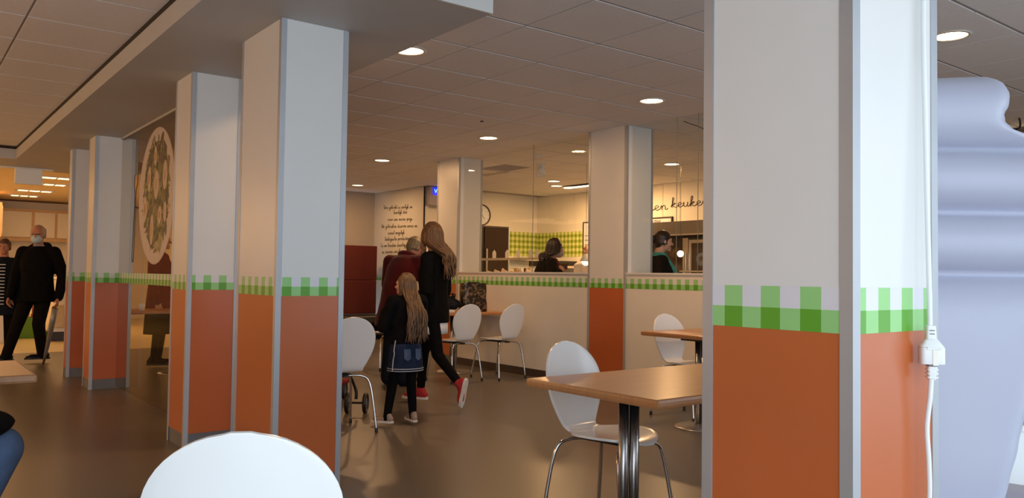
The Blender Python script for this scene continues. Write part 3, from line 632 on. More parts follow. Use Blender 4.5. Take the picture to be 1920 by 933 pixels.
gingham('gingham_band', kw, 'y', 10.497, 12.8, 11.42, 1.59, 2.08, 'green gingham wall print')
# framed menu boards
def board(label, y0, y1, z0, z1, lines, yt=None):
    r = root('menu_board', label, 'menu board', loc=(10.49,(y0+y1)/2,z0))
    bx('board', (10.478,y0,z0), (10.496,y1,z1), SHIRTW, r); obj('board_frame', B().ring_rect((y0,z0),(y1,z1),0.022,10.466,0.03,axis='x'), INK, r)
    for k, (t, s_, dz) in enumerate(lines): text_mesh(t, s_, (10.476, yt or (y0+y1)/2, z1-dz), RX, INK, r)
    return r
r = board('framed burger menu board right of the gingham, cut by the column', 10.55, 11.385, 1.55, 2.25, (('burgers',0.11,0.14),), 11.08)
b = B()
for k in range(5): b.box((10.472, 10.65, 1.98-k*0.085), (10.478, 11.33, 1.988-k*0.085))
obj('menu_lines', b, INK, r)
board('framed menu board above the steel hood', 9.165, 10.3, 1.95, 2.247, (('ontbijt en voertbaar',0.075,0.085),), 9.72)
# steel hood, ovens, wall cabinets
r = root('extractor_hood', 'long brushed steel extractor hood under the handwritten wall', 'hood', loc=(10.0, 8.6, 1.9))
b = B(); pr = [(9.68,1.875),(9.70,2.088),(10.46,2.135),(10.46,1.875)]
vs = [(x, 6.4, z) for x, z in pr]+[(x, 9.75, z) for x, z in pr]
b.add(vs, [(0,1,2,3),(7,6,5,4),(0,4,5,1),(1,5,6,2),(2,6,7,3),(3,7,4,0)]); obj('hood_shell', b, mat('dark_hood_steel', (0.26,0.23,0.20), 0.28, 0.9, var=0.05), r)
bx('hood_lip', (9.66,6.4,1.865), (9.685,9.75,1.885), STEEL, r)
r = root('oven_wall', 'dark built-in kitchen back panel under the hood', 'panel', loc=(10.2,9.0,0))
bx('panel_body', (10.1,7.0,0.95), (10.49,9.75,1.87), DARKST, r); bx('oven_window', (10.09,8.62,1.32), (10.10,9.35,1.70), mat('warm_dark_glass', (0.06,0.04,0.025), 0.1, spec=0.8), r); bx('worktop', (9.75,6.4,0.88), (10.49,9.75,0.95), STEEL, r, label='steel worktop'); bx('base_cabinet', (9.80,6.4,0.0), (10.49,9.75,0.88), STEEL, r)
r = root('combi_oven', 'steel combi oven with a dark glass door', 'oven', loc=(9.95,8.1,0.95))
bx('oven_body', (9.86,7.55,0.95), (10.45,8.28,1.83), DARKST, r, bevel=0.008); obj('door_frame', B().ring_rect((7.62,1.0),(8.275,1.80),0.05,9.845,0.02,axis='x'), STEEL, r); bx('glass_door', (9.85,7.67,1.05), (9.862,8.225,1.75), mat('oven_glass', (0.03,0.022,0.02), 0.08, spec=0.8), r)
obj('fan_reflection', B().lathe([(0.10,0),(0.10,0.004),(0.04,0.004),(0.04,0)], 24, (9.85,8.03,1.50), axis=(-1,0,0), cap=False), mat('fan_reflection_tone', (0.07,0.085,0.11), 0.4), r)  # flat ring on the door glass: a fan's reflection put into colour
for k in range(16): a = 2*PI*k/16; bx('fan_reflection_slot', (9.846, 8.03+0.085*math.cos(a)-0.012, 1.50+0.085*math.sin(a)-0.012), (9.8495, 8.03+0.085*math.cos(a)+0.012, 1.50+0.085*math.sin(a)+0.012), r.children[-1].active_material, r) if k < 0 else None
text_mesh('oven', 0.05, (9.848, 8.03, 1.70), RX, ALU, r) if False else None
bx('steel_post', (9.86,8.30,0.95), (9.95,8.41,1.83), STEEL, r); bx('handle', (9.80,8.30,1.2), (9.83,8.33,1.6), CHROME, r)
bx('tray_rail', (9.60,7.6,1.30), (9.83,8.25,1.32), STEEL, r); 
# lamps in the kitchen
def heat_lamp(x, y, z, label, R=0.05, p=3, k=1.0):
    r = root('heat_lamp', label, 'lamp', loc=(x,y,z))
    obj('shade', B().lathe([(a*k,c*k) for a, c in ((0.015,0.11),(0.03,0.10),(0.085,0.02),(0.088,0.0),(0.08,0.01),(0.02,0.09))], 20, (x,y,z), cap=False), WPLAS, r, smooth=True)
    obj('bulb', B().ell((x,y,z+0.005),(R,R,R)), LAMPW, r, smooth=True); obj('cord', B().tube([(x,y,z+0.10),(x,y,HC)], 0.0025, 6), BLACK, r)
    l = bpy.data.lights.new('bulb_light', 'POINT'); l.energy = p; l.color = WARM2; l.shadow_soft_size = R; o = bpy.data.objects.new('bulb_light', l); COL.objects.link(o); o.location = (x, y, z-R-0.03)
heat_lamp(7.86, 8.475, 1.42, 'white heat lamp over the counter at the column edge', 0.06, 5)
heat_lamp(8.90, 7.63, 1.545, 'bare bright bulb lamp beside the woman with the teal scarf', 0.045, 6, 0.35)
# service counter with food display
r = root('food_counter', 'glazed food display counter behind the left kitchen window', 'counter', loc=(7.4,9.5,0)); fc = r
bx('counter_body', (7.05,7.6,0), (7.75,11.6,1.02), WHITE, r); bx('display_shelf', (7.05,7.6,1.02), (7.75,11.6,1.10), STEEL, r); r = root('price_rail', 'long steel price tag rail standing on the food counter', 'rail', loc=(7.415,10,1.10)); bx('tag_rail', (7.40,8.9,1.44), (7.43,11.2,1.475), STEEL, r)
for yy in (8.92, 11.0): bx('rail_post', (7.40,yy,1.10), (7.43,yy+0.03,1.44), STEEL, r)
bx('display_glass', (7.10,8.9,1.10), (7.106,11.2,1.46), GLASS, None, label='clear glass front standing on the food counter', cat='glass panel')
TAG = mat('price_tag_paper', (0.85,0.80,0.70), 0.7)
for i, (yy, x) in enumerate(((10.05,7.415),(9.72,7.415),(9.45,7.415),(9.16,7.415),(9.0,7.415))):
    t = obj('price_tag', B().add([(x-0.02,yy-0.045,1.475),(x-0.02,yy+0.045,1.475),(x-0.02,yy+0.045,1.56),(x-0.02,yy,1.60),(x-0.02,yy-0.045,1.56),(x-0.016,yy-0.045,1.475),(x-0.016,yy+0.045,1.475),(x-0.016,yy+0.045,1.56),(x-0.016,yy,1.60),(x-0.016,yy-0.045,1.56)], [(0,1,2,3,4),(9,8,7,6,5),(0,5,6,1),(1,6,7,2),(2,7,8,3),(3,8,9,4),(4,9,5,0)]), TAG, None, label='%s white house-shaped price tag on the counter rail' % ('leftmost','second','middle','fourth','rightmost')[i], cat='price tag', group='price tags on the counter rail')
BREAD = mat('baked_bread', (0.62,0.38,0.20), 0.6, var=0.3, scale=30); PAPER = mat('wrapping_paper', (0.80,0.62,0.46), 0.7, var=0.1)
for i in range(7):
    yy = 9.95-i*0.19; r2 = root('wrapped_sandwich', '%s paper-wrapped sandwich from the left on the counter' % ('first','second','third','fourth','fifth','sixth','last')[i], 'sandwich', 'wrapped sandwiches on the counter', loc=(7.25,yy,1.10))
    b = B().add([(7.15,yy-.085,1.10),(7.38,yy-.085,1.10),(7.38,yy+.085,1.10),(7.15,yy+.085,1.10),(7.19,yy-.01,1.28+0.02*(i%3)),(7.36,yy+.03,1.25)], [(3,2,1,0),(0,1,5,4),(1,2,5),(2,3,4,5),(3,0,4)]); obj('wrapper', b, PAPER, r2)
    obj('bread', B().ell((7.27,yy,1.17),(0.10,0.075,0.07)), BREAD, r2, smooth=True)
# back shelf units on the end wall
r = root('kitchen_cabinet', 'pale kitchen back counter with small shelves under the gingham', 'cabinet', loc=(10.1,12.4,0))
bx('carcass', (9.76,12.35,0), (10.48,12.78,1.25), WHITE, r); bx('wall_shelf', (9.76,12.6,1.52), (10.3,12.78,1.55), WPLAS, r)
for k in range(5): bx('jar', (9.80+k*0.10,12.55,1.25), (9.87+k*0.10,12.65,1.36), (BREAD, WPLAS, COATR)[k%3], r)
for k in range(6): bx('cup', (9.82+k*0.085,12.62,1.55), (9.88+k*0.085,12.70,1.585), WPLAS, r)
bx('notice_sheet', (9.78,12.785,1.36), (10.25,12.795,1.5), WPLAS, r)
r = root('serving_unit', 'steel back unit with dark slot along the kitchen wall', 'cabinet', loc=(10.2,11.6,0))
bx('unit_body', (9.9,10.9,0), (10.48,12.3,1.40), mat('warm_white_unit', (0.55,0.47,0.38), 0.4), r); bx('dark_slot', (9.895,11.55,1.40), (10.48,12.3,1.50), BLACK, r); bx('drawer_front', (9.885,11.55,1.12), (9.90,12.25,1.36), WHITE, r); bx('drawer_front', (9.885,10.95,1.12), (9.90,11.5,1.36), STEEL, r)
bx('drawer_front', (9.885,11.55,0.80), (9.90,12.25,1.08), WHITE, r)
r = obj('bowl', B().lathe([(0.05,0),(0.11,0.05),(0.125,0.09),(0.115,0.09),(0.05,0.012)], 20, (8.3,8.7,1.18)), WPLAS, smooth=True, label='white bowl on the counter under the heat lamp', cat='bowl')
r = root('kitchen_island', 'low kitchen counter under the heat lamp beside the column', 'counter', loc=(8.3,8.6,0)); bx('counter_body', (7.95,7.3,0), (8.55,9.05,1.14), WHITE, r); bx('worktop', (7.92,7.28,1.14), (8.58,9.08,1.18), STEEL, r)
# ------------------------------------------------------------------ shop beyond the beam
r = root('wall_cabinet', 'long pale wall cabinet with wood frames over the shop counter', 'cabinet', loc=(2.4,21.9,1.9))
bx('carcass', (1.90,21.75,1.88), (4.2,21.98,2.60), WOODL, r)
for x0, x1 in ((1.97,2.60),(2.66,3.08),(3.13,3.6)): bx('door', (x0,21.72,1.95), (x1,21.75,2.54), CREAM, r, bevel=0.006)
bx('rail', (1.90,21.70,1.86), (4.2,21.76,1.90), WOODL, r)
r = root('wall_cabinet', 'narrow pale cabinet doors on the side return at the far left', 'cabinet', loc=(1.8,21,1.9))
bx('carcass', (1.60,19.9,1.88), (1.84,21.97,2.60), WOODL, r)
for k in range(4): bx('door', (1.838,20.0+k*0.48,1.95), (1.865,20.42+k*0.48,2.54), CREAM, r, bevel=0.006)
bx('ceiling_trim', (-6.2,21.95,2.785), (5.2,22.0,2.82), mat('brown_cornice', (0.14,0.06,0.025), 0.6), None, kind='structure')
bx('wall_shop_return', (1.5,19.9,0), (1.6,22.0,2.82), CREAM, None, kind='structure')
# hanging blank sign under the bulkhead
r = root('hanging_sign', 'blank white sign box hanging from the lowered ceiling at left', 'sign', loc=(1.5,12.7,2.5))
bx('sign_panel', (1.30,12.62,2.35), (1.62,12.70,2.56), WPLAS, r, bevel=0.006); bx('mounting_rail', (1.02,12.60,2.555), (1.75,12.74,2.572), LAMPR, r)
# counters and goods
def counter(label, x0, x1, y0, y1, h, mt):
    r = root('shop_counter', label, 'counter', loc=((x0+x1)/2,(y0+y1)/2,0)); bx('counter_body', (x0+.03,y0+.03,0), (x1-.03,y1-.03,h-.04), mt, r); bx('counter_top', (x0,y0,h-.04), (x1,y1,h), WPLAS, r, bevel=0.008); return r
counter('long white shop counter behind the masked man', 1.0, 3.6, 19.2, 19.8, 1.05, CREAM)
counter('lower white shop display at the far left', 0.9, 1.75, 15.6, 16.2, 0.95, WHITE)
r = root('cash_register', 'dark cash register screen on the far shop counter', 'register', loc=(2.2,19.4,1.05)); bx('screen', (2.10,19.35,1.18), (2.45,19.40,1.42), BLACK, r); bx('stand', (2.2,19.36,1.05), (2.32,19.5,1.18), BLACK, r)
bx('paper_stack', (1.15,15.8,0.95), (1.5,16.0,1.12), WPLAS, None, label='white boxes on the low shop display', cat='box')
GREENP = mat('green_crate', (0.16,0.38,0.02), 0.5, var=0.05)
r = root('produce_crate', 'bright green crate of goods on the shop floor', 'crate', loc=(2.0,16.5,0)); cx, cy = 1.90, 16.5
for a, b_ in (((1.62,16.33,0.0),(2.22,16.36,0.36)),((1.62,16.72,0.0),(2.22,16.75,0.36)),((1.62,16.36,0.0),(1.65,16.72,0.36)),((2.19,16.36,0.0),(2.22,16.72,0.36)),((1.65,16.36,0.0),(2.19,16.72,0.02))): bx('crate_side', a, b_, GREENP, r)
GOODS = [mat('goods', c, 0.5, var=0.1) for c in ((0.5,0.05,0.02),(0.6,0.5,0.35),(0.25,0.10,0.04),(0.55,0.25,0.05),(0.12,0.08,0.05))]
for k in range(9):
    x = 1.72+(k % 3)*0.19; y = 16.42+(k//3)*0.11; h = 0.42+0.10*((k*7) % 4)
    obj('grocery_pack', B().box((x-.07,y-.045,0.02),(x+.07,y+.045,h)), GOODS[k % 5], bevel=0.008, label='grocery pack in the green crate, %s of the %s row' % (('left','middle','right')[k%3], ('front','middle','back')[k//3]), cat='package', group='packs in the green crate')
r = root('display_trolley', 'pale sloped shop display trolley beside the far column', 'trolley', loc=(2.45,15.7,0))
bx('base', (2.15,15.5,0.0), (2.9,16.1,0.16), DARKST, r); b = B().add([(2.2,15.52,0.16),(2.9,15.52,0.16),(2.9,16.05,0.16),(2.2,16.05,0.16),(2.36,15.72,0.92),(2.9,15.72,0.92),(2.9,16.05,0.92),(2.36,16.05,0.92)],[(3,2,1,0),(4,5,6,7),(0,1,5,4),(1,2,6,5),(2,3,7,6),(3,0,4,7)]); obj('sloped_body', b, WHITE, r); bx('price_strip', (2.15,15.49,0.16), (2.9,15.52,0.22), LAMPR, r)
for k in range(2): obj('grocery_pack', B().box((2.22+k*0.3,15.42,0.23),(2.36+k*0.3,15.5,0.62)), GOODS[1], bevel=0.01, label=('left','right')[k]+' pale bag leaning on the shop trolley', cat='package')
obj('leaning_pole', B().tube([(1.585,11.76,0.005),(1.60,11.62,0.2),(1.622,11.50,0.45),(1.642,11.38,0.72)], [0.014,0.022,0.030,0.036], 12), mat('grey_pole', (0.26,0.24,0.22), 0.35, 0.3), smooth=True, label='grey tapered pole slanting down beside the masked man', cat='pole')
# small things on the table behind the glass
obj('cup', B().lathe([(0.025,0),(0.035,0.08),(0.032,0.08),(0.022,0.006)], 14, (2.30,9.9,0.75)), WPLAS, smooth=True, label='small white cup on the table behind the glass', cat='cup')

# ------------------------------------------------------------------ power cord on the nearest column
r = root('power_cord', 'white power cord with plug and socket hanging on the nearest column', 'cord', loc=(1.985,0.912,1.0))
yy = 0.912; cord_root = r
def rbox(b, c, hx, hy, z0, z1, t0=1.0, t1=1.0, n=20):
    vs = []
    for z, t in ((z0,t0),(z0+(z1-z0)*.5,(t0+t1)/2),(z1,t1)):
        for k in range(n):
            a = 2*PI*k/n; q = 0.45; u = math.copysign(abs(math.cos(a))**q, math.cos(a)); v_ = math.copysign(abs(math.sin(a))**q, math.sin(a)); vs.append((c[0]+u*hx*t, c[1]+v_*hy*t, z))
    b.add(vs, [(i*n+k, i*n+(k+1)%n, (i+1)*n+(k+1)%n, (i+1)*n+k) for i in range(2) for k in range(n)]+[tuple(range(n-1,-1,-1)), tuple(2*n+k for k in range(n))])
b = B(); rbox(b, (1.987,yy), 0.027, 0.017, 1.008, 1.048, 1.0, 1.0); rbox(b, (1.986,yy), 0.027, 0.017, 1.048, 1.068, 1.0, 0.45); obj('plug_body', b, WPLAS, r, smooth=True, bevel=0.002)
b = B(); rbox(b, (1.9845,yy), 0.012, 0.012, 1.066, 1.098, 1.0, 0.85); obj('cord_grip', b, WPLAS, r, smooth=True, bevel=0.001)
for z in (1.078, 1.086): bx('grip_slot', (1.979,yy-0.0125,z), (1.990,yy-0.010,z+0.002), KICK, r)
bx('plug_seam', (1.984,yy-0.0182,1.006), (1.996,yy-0.0165,1.042), LAMPR, r); bx('recess_lip', (1.971,yy-0.019,1.043), (2.003,yy-0.0165,1.049), WPLAS, r, bevel=0.001); bx('socket_gap', (1.977,yy-0.013,1.0035), (1.997,yy+0.01,1.0085), KICK, r)
b = B(); rbox(b, (1.987,yy), 0.011, 0.011, 0.972, 1.004, 0.75, 1.0)
for k in range(3): rbox(b, (1.987,yy), 0.0125, 0.0125, 0.976+k*0.009, 0.980+k*0.009)
obj('plug_grip', b, WPLAS, r)
obj('cord', B().tube(catmull([(1.9835,yy,1.09),(1.982,yy,1.2),(1.979,yy+.008,1.5),(1.9755,yy+.012,1.85),(1.986,yy+.012,2.0),(1.982,yy+.012,2.2),(1.990,yy+.012,2.5),(1.988,yy+.012,2.82)],6), 0.0062, 8), WPLAS, r, smooth=True)
obj('cord', B().tube(catmull([(1.986,yy,0.978),(1.983,yy,0.93),(1.976,yy,0.86),(1.980,yy,0.78),(1.981,yy,0.70),(1.974,yy,0.60),(1.978,yy,0.4),(1.985,yy,0.2),(2.0,yy-.01,0.02),(2.05,yy-.03,0.008),(2.3,yy-.08,0.007)],6), 0.0062, 8), WPLAS, r, smooth=True)
cord_root.location = (1.934, 0.902, 1.0); cord_root.rotation_euler = (0, 0, -0.80)
# ------------------------------------------------------------------ inflatable figure at the right
def inflatable():
    o0 = V((2.86, 1.12, 0)); ax = V((0.79,-0.61,0)).normalized(); dp = V((0.61,0.79,0)).normalized()
    Lp = [(1.862,-0.62),(1.80,-0.68),(1.64,-0.68),(1.61,-0.66),(1.45,-0.68),(1.42,-0.66),(1.25,-0.68),(1.22,-0.66),(1.0,-0.66),(0.7,-0.62),(0.45,-0.55)]
    def interp(tab, z):
        for (z1, a), (z0, c) in zip(tab, tab[1:]):
            if z <= z1 and z >= z0: t = (z1-z)/(z1-z0); t = t*t*(3-2*t)*0.5+t*0.5; return a+(c-a)*t
        return tab[0][1] if z > tab[0][0] else tab[-1][1]
    Rr = [(1.863,-0.07),(1.85,-0.03),(1.83,-0.012),(1.79,-0.004),(1.75,-0.012),(1.727,-0.025),(1.70,-0.018),(1.678,0.01),(1.658,0.07),(1.635,0.16),(1.58,0.20),(1.45,0.205),(1.25,0.195),(1.10,0.12),(0.92,0.052),(0.70,0.0),(0.60,-0.025),(0.45,-0.055)]
    seams = [1.616, 1.42, 1.224]
    b = B(); NZ = 120; NU = 36; front = []; back = []
    zs = [1.864-(1.864-0.45)*i/NZ for i in range(NZ+1)]
    def thick(z):
        cuts = [1.864]+seams+[0.45]
        for a, c in zip(cuts, cuts[1:]):
            if c <= z <= a: h = (a-c); t = (z-c)/h*2-1; return 0.05+ (0.13 if h < 0.3 else 0.15)*math.sqrt(max(0, 1-abs(t)**(2.2 if h < 0.3 else 6)))
        return 0.05
    for i, z in enumerate(zs):
        l, r_ = interp(Lp, z), interp(Rr, z); th = thick(z)
        if i == 0: th = 0.004
        for sgn, lst in ((-1, front), (1, back)):
            row = []
            for k in range(NU+1):
                u = -1+2*k/NU; x = (l+r_)/2+(r_-l)/2*u; d = min(1, (1-abs(u))*(r_-l)/2/0.09); pr = math.sqrt(max(0, 1-(1-d)**2))
                wr = 0.0
                for (wz, wx) in ((1.70,0.03),(1.50,0.22),(1.05,0.16)):
                    dd = math.hypot((z-wz), (x-wx)*0.6); wr += 0.006*math.exp(-(dd/0.07)**2)*math.sin(60*(z-wz)+25*(x-wx))
                row.append(o0+ax*x+dp*sgn*(th*pr+wr*pr)+V((0,0,z+0.05*(x+0.02)*max(0,min(1,(z-1.6)/0.2)))))
            lst.append(row)
    vs = [p for row in front for p in row]+[p for row in back for p in row]; W = NU+1; off = W*(NZ+1)
    fs = [(i*W+k, (i+1)*W+k, (i+1)*W+k+1, i*W+k+1) for i in range(NZ) for k in range(NU)]+[(off+i*W+k, off+i*W+k+1, off+(i+1)*W+k+1, off+(i+1)*W+k) for i in range(NZ) for k in range(NU)]
    fs += [(k, k+1, off+k+1, off+k) for k in range(NU)]
    b.add(vs, fs)
    r = root('inflatable_figure', 'large pale lilac inflatable with padded tubes behind the nearest column', 'inflatable', loc=(o0.x, o0.y, 0))
    obj('inflated_body', b, INFL, r, smooth=True)
    obj('piping', B().tube(catmull([front[i][NU]+ax*0.004 for i in range(2, NZ, 3)],2), 0.005, 6), WPLAS, r, smooth=True, label='white edge piping')
    c0 = o0+ax*(-0.28); bb = B(); n = 28; prof = [(0.0,0.36),(0.3,0.37),(0.47,0.40),(0.52,0.36),(0.535,0.2),(0.536,0.001)]
    vs2 = [c0+ax*math.cos(2*PI*k/n)*rr*1.35+dp*math.sin(2*PI*k/n)*rr*0.7+V((0,0,z)) for z, rr in prof for k in range(n)]
    bb.add(vs2, [(i*n+k, i*n+(k+1)%n, (i+1)*n+(k+1)%n, (i+1)*n+k) for i in range(5) for k in range(n)]+[tuple(range(n-1,-1,-1))]); obj('base_cushion', bb, mat('shaded_base_fabric', (0.36,0.36,0.44), 0.5), r, smooth=True, label='lilac base cushion, darkened as in shade')  # base darker than the body fabric: its shade is put into the colour
    p0 = o0+ax*0.038-dp*0.05+V((0,0,0.765)); p1 = o0+ax*(-0.002)-dp*0.05+V((0,0,0.62)); obj('strap', B().bar(p0+dp*0.0, p1, 0.012, 0.02), DKBLUE, r, label='dark blue strap')
inflatable()
r = root('daylit_box', 'white upright box shaped to catch daylight behind the inflatable at the right edge', 'cabinet', loc=(3.51,1.40,0), rz=-0.6565)  # upright box, made up so that daylight brightens its front
obj('daylit_box_body', B().box((-.45,-.27,0),(.45,.28,.655)), WPLAS, r, world=False); obj('daylit_box_top', B().box((-.46,-.28,.655),(.46,.29,.68)), WPLAS, r, bevel=0.006, world=False)
r = root('wooden_chair', 'brown wooden chair back at the right edge behind the inflatable', 'chair', loc=(4.05,1.65,0))
o0 = V((3.86,1.62,0)); ax = V((0.79,-0.61,0)).normalized(); dp = V((0.61,0.79,0)).normalized()
def slab(pts, th):
    b = B(); n = len(pts); f = [o0+ax*x+V((0,0,z)) for x, z in pts]; vs = f+[p+dp*th for p in f]; b.add(vs, [tuple(range(n)), tuple(range(2*n-1,n-1,-1))]+[(k,n+k,n+(k+1)%n,(k+1)%n) for k in range(n)]); return b
WOODB = mat('brown_chair_wood', (0.34,0.15,0.035), 0.4, var=0.1)
obj('backrest', slab([(0.16,1.0),(0.115,0.62),(0.125,0.585),(0.155,0.57),(0.5,0.57),(0.5,1.0)], 0.02), WOODB, r)
obj('seat', slab([(0.14,0.44),(0.55,0.44),(0.55,0.47),(0.14,0.47)], 0.4), WOODB, r)
for a in (0.17, 0.5):
    for d in (0.01, 0.36): p = o0+ax*a+dp*d; bx('leg', (p.x-.015,p.y-.015,0), (p.x+.015,p.y+.015,0.57 if d < 0.1 else 0.44), WOODB, r)
# things at the far right under the ceiling
r = root('strip_lamp', 'warm strip lamp along the top of the tan wall at far right', 'lamp', loc=(9.3,3.0,2.7)); bx('housing', (9.26,1.2,2.705), (9.35,4.0,2.76), WOODL, r); bx('glow_strip', (9.25,1.2,2.70), (9.26,4.0,2.72), LAMPF, r)
r = root('spotlight', 'small black hooked spotlight under the ceiling beside the inflatable', 'spotlight', loc=(8.62,3.32,2.75)); obj('can', B().tube([(8.52,3.32,2.67),(8.66,3.26,2.69),(8.70,3.245,2.70)], [0.03,0.028,0.012], 10), BLACK, r, smooth=True); obj('hook', B().tube(catmull([(8.68,3.25,2.70),(8.75,3.22,2.72),(8.76,3.215,2.77),(8.75,3.22,2.82)],4), 0.010, 6), BLACK, r, smooth=True)
# ------------------------------------------------------------------ stroller beyond the left chair
sx, sy = 3.12, 6.98
r = root('stroller', 'black stroller with red seat behind the chair at the beam column', 'stroller', loc=(sx,sy,0))
def wheel(x, y, parent, R=0.088, t=0.03):
    d = V((0.79,-0.61,0)).normalized(); w_ = obj('wheel', B().lathe([(R*.72,-t/2),(R*.95,-t/2),(R,-t*.3),(R,t*.3),(R*.95,t/2),(R*.72,t/2),(R*.70,0),(R*.72,-t/2)], 24, (x,y,R), axis=d), BLACK, parent, smooth=True)
    obj('wheel_disc', B().lathe([(0.0001,-t*.35),(R*.7,-t*.2),(R*.7,t*.2),(0.0001,t*.35)], 18, (x,y,R), axis=d), KICK, w_, smooth=True)
wheel(3.175,6.42,r); wheel(3.30,6.33,r); wheel(2.72,6.9,r); wheel(3.50,7.15,r)
obj('frame_tube', B().tube(catmull([(3.235,6.38,0.12),(3.24,6.4,0.2),(3.25,6.55,0.33),(3.3,6.9,0.55),(3.42,7.25,0.78),(3.5,7.42,0.84)],5), 0.014, 8), BLACK, r, smooth=True)
obj('frame_tube', B().tube(catmull([(3.0,6.42,0.3),(2.8,6.75,0.38),(2.74,6.95,0.12)],5), 0.013, 8), BLACK, r, smooth=True); obj('axle', B().tube([(3.175,6.42,0.088),(3.30,6.33,0.088)], 0.010, 8), BLACK, r); obj('frame_tube', B().tube([(3.3,6.9,0.55),(3.45,7.1,0.3),(3.50,7.15,0.09)], 0.013, 8), BLACK, r)
REDS = mat('bright_red_fabric', (0.36,0.03,0.015), 0.7, var=0.1)
obj('seat_fabric', B().ell((3.08,6.62,0.27),(0.20,0.20,0.065)).cap((2.96,6.75,0.30),0.09,(2.9,7.05,0.62),0.08), REDS, r, voxel=0.012, label='red seat fabric')
obj('hood', B().ell((3.3,7.3,0.70),(0.24,0.22,0.13)).ell((3.12,7.15,0.66),(0.2,0.2,0.10)), COATB, r, voxel=0.014, label='black folded hood')

# ------------------------------------------------------------------ people
def rotz(a): return Matrix.Rotation(a, 3, 'Z')
def person(label, loc, heading, H, pose=None, head=(0,0), skin=SKIN, top=None, bottom=None, shoes=None, hair=None, mask=None, lean=0.0, bulk=1.0, seated=False, grip=None):
    rz = math.atan2(-heading[0], heading[1]); s = H/1.70
    R = root('person', label, 'person', loc=(loc[0], loc[1], 0), rz=rz); R['s'] = s
    J = {'pelvis':(0,0,.53),'waist':(0,.004,.62),'chest':(0,.008,.735),'neck':(0,-.008,.832),'head':(0,.012,.868),
         'sh_r':(.106,-.008,.805),'sh_l':(-.106,-.008,.805),'el_r':(.132,-.022,.63),'el_l':(-.132,-.022,.63),'wr_r':(.138,.035,.485),'wr_l':(-.138,.035,.485),
         'hip_r':(.052,0,.515),'hip_l':(-.052,0,.515),'kn_r':(.054,.012,.285),'kn_l':(-.054,.012,.285),'an_r':(.054,-.012,.05),'an_l':(-.054,-.012,.05)}
    J.update(pose or {}); J = {k: V(v)*H for k, v in J.items()}
    b = B(); add_torso(b, J, s, 0.92); neck = J['neck']; hd = J['head']
    for e in 'rl':
        b.cap(J['sh_'+e], .044*s, J['el_'+e], .037*s); b.cap(J['el_'+e], .037*s, J['wr_'+e], .025*s)
        b.cap(J['hip_'+e], .078*s, J['kn_'+e], .050*s); b.cap(J['kn_'+e], .050*s, J['an_'+e], .034*s)
        d = (J['wr_'+e]-J['el_'+e]).normalized(); sgn = 1 if e == 'r' else -1
        n = V((-sgn,0.25,0)); n = (n-d*n.dot(d)).normalized(); hand(b, J['wr_'+e], d, n, s, sgn, (grip or {}).get(e, 0.45))
    hr = rotz(head[0]) @ Matrix.Rotation(head[1], 3, 'X')
    def hp(x, y, z): return hd + hr @ (V((x, y, z))*s)
    b.cap(neck-V((0,0,.02*s)), .058*s, hp(0,-.012,.09), .050*s)
    b.ell(hp(0,-.008,.135), (.075*s,.095*s,.092*s), rot=hr); b.ell(hp(0,.026,.066), (.056*s,.062*s,.060*s), rot=hr); b.cap(hp(-.008,.074,.022), .020*s, hp(.008,.074,.022), .020*s)
    b.cap(hp(0,.092,.118), .009*s, hp(0,.110,.084), .014*s); b.cap(hp(-.038,.080,.137), .013*s, hp(.038,.080,.137), .013*s); b.cap(hp(-.018,.082,.047), .012*s, hp(.018,.082,.047), .012*s)
    for q in (-1, 1):
        b.ell(hp(q*.077,-.006,.105), (.011*s,.021*s,.031*s), rot=hr); b.ell(hp(q*.036,.055,.085), (.030*s,.032*s,.030*s), rot=hr)
    bo = obj('body', b, skin, R, voxel=0.0095, sm_it=2, world=False)
    for q in (-1, 1):
        ey = obj('eye', B().ell(hp(q*.032,.0725,.117), (.0125*s,.0125*s,.009*s)), EYEW, R, smooth=True, world=False); obj('iris', B().ell(hp(q*.032,.0835,.117), (.0055*s,.003*s,.0055*s), nu=10, nv=6), EYED, ey, smooth=True, world=False)
    if not mask: obj('mouth', B().ell(hp(0,.0905,.049), (.021*s,.005*s,.006*s), rot=hr), LIP, R, smooth=True, world=False)
    else:
        mb = B().ell(hp(0,.050,.058), (.066*s,.068*s,.060*s), rot=hr, nu=20, nv=12); mb.cap(hp(0,.100,.085), .018*s, hp(0,.088,.03), .02*s); mo = obj('face_mask', mb, mask, R, voxel=.009, sm_it=2, world=False)
        for q in (-1, 1): obj('ear_loop', B().tube([hp(q*.06,.05,.08), hp(q*.075,.0,.12), hp(q*.082,-.02,.115)], .003, 5), mask, mo, world=False)
    return R, J, s, hp, hr
def add_torso(b, J, s, k, x=0.0, low=None):
    pts = [J['pelvis']-V((0,0,.05*s)), J['pelvis'], J['waist'], J['chest'], (J['sh_r']+J['sh_l'])/2-V((0,0,.02*s)), J['neck']+V((0,0,.0))]
    dims = [(.145,.10),(.162,.112),(.135,.098),(.158,.112),(.140,.085),(.062,.058)]
    if low: pts = low[0]+pts[1:]; dims = low[1]+dims[1:]
    rings = []
    for i, p in enumerate(pts):
        t = (pts[min(i+1,len(pts)-1)]-pts[max(i-1,0)]).normalized(); rings.append((p, dims[i][0]*s*k+x, dims[i][1]*s*k+x, math.atan2(-t.y, max(t.z,.15))))
    b.loft(rings, 22)
    b.cap(J['sh_r']-V((0,0,.0)), .050*s*k+x, J['sh_l'], .050*s*k+x)
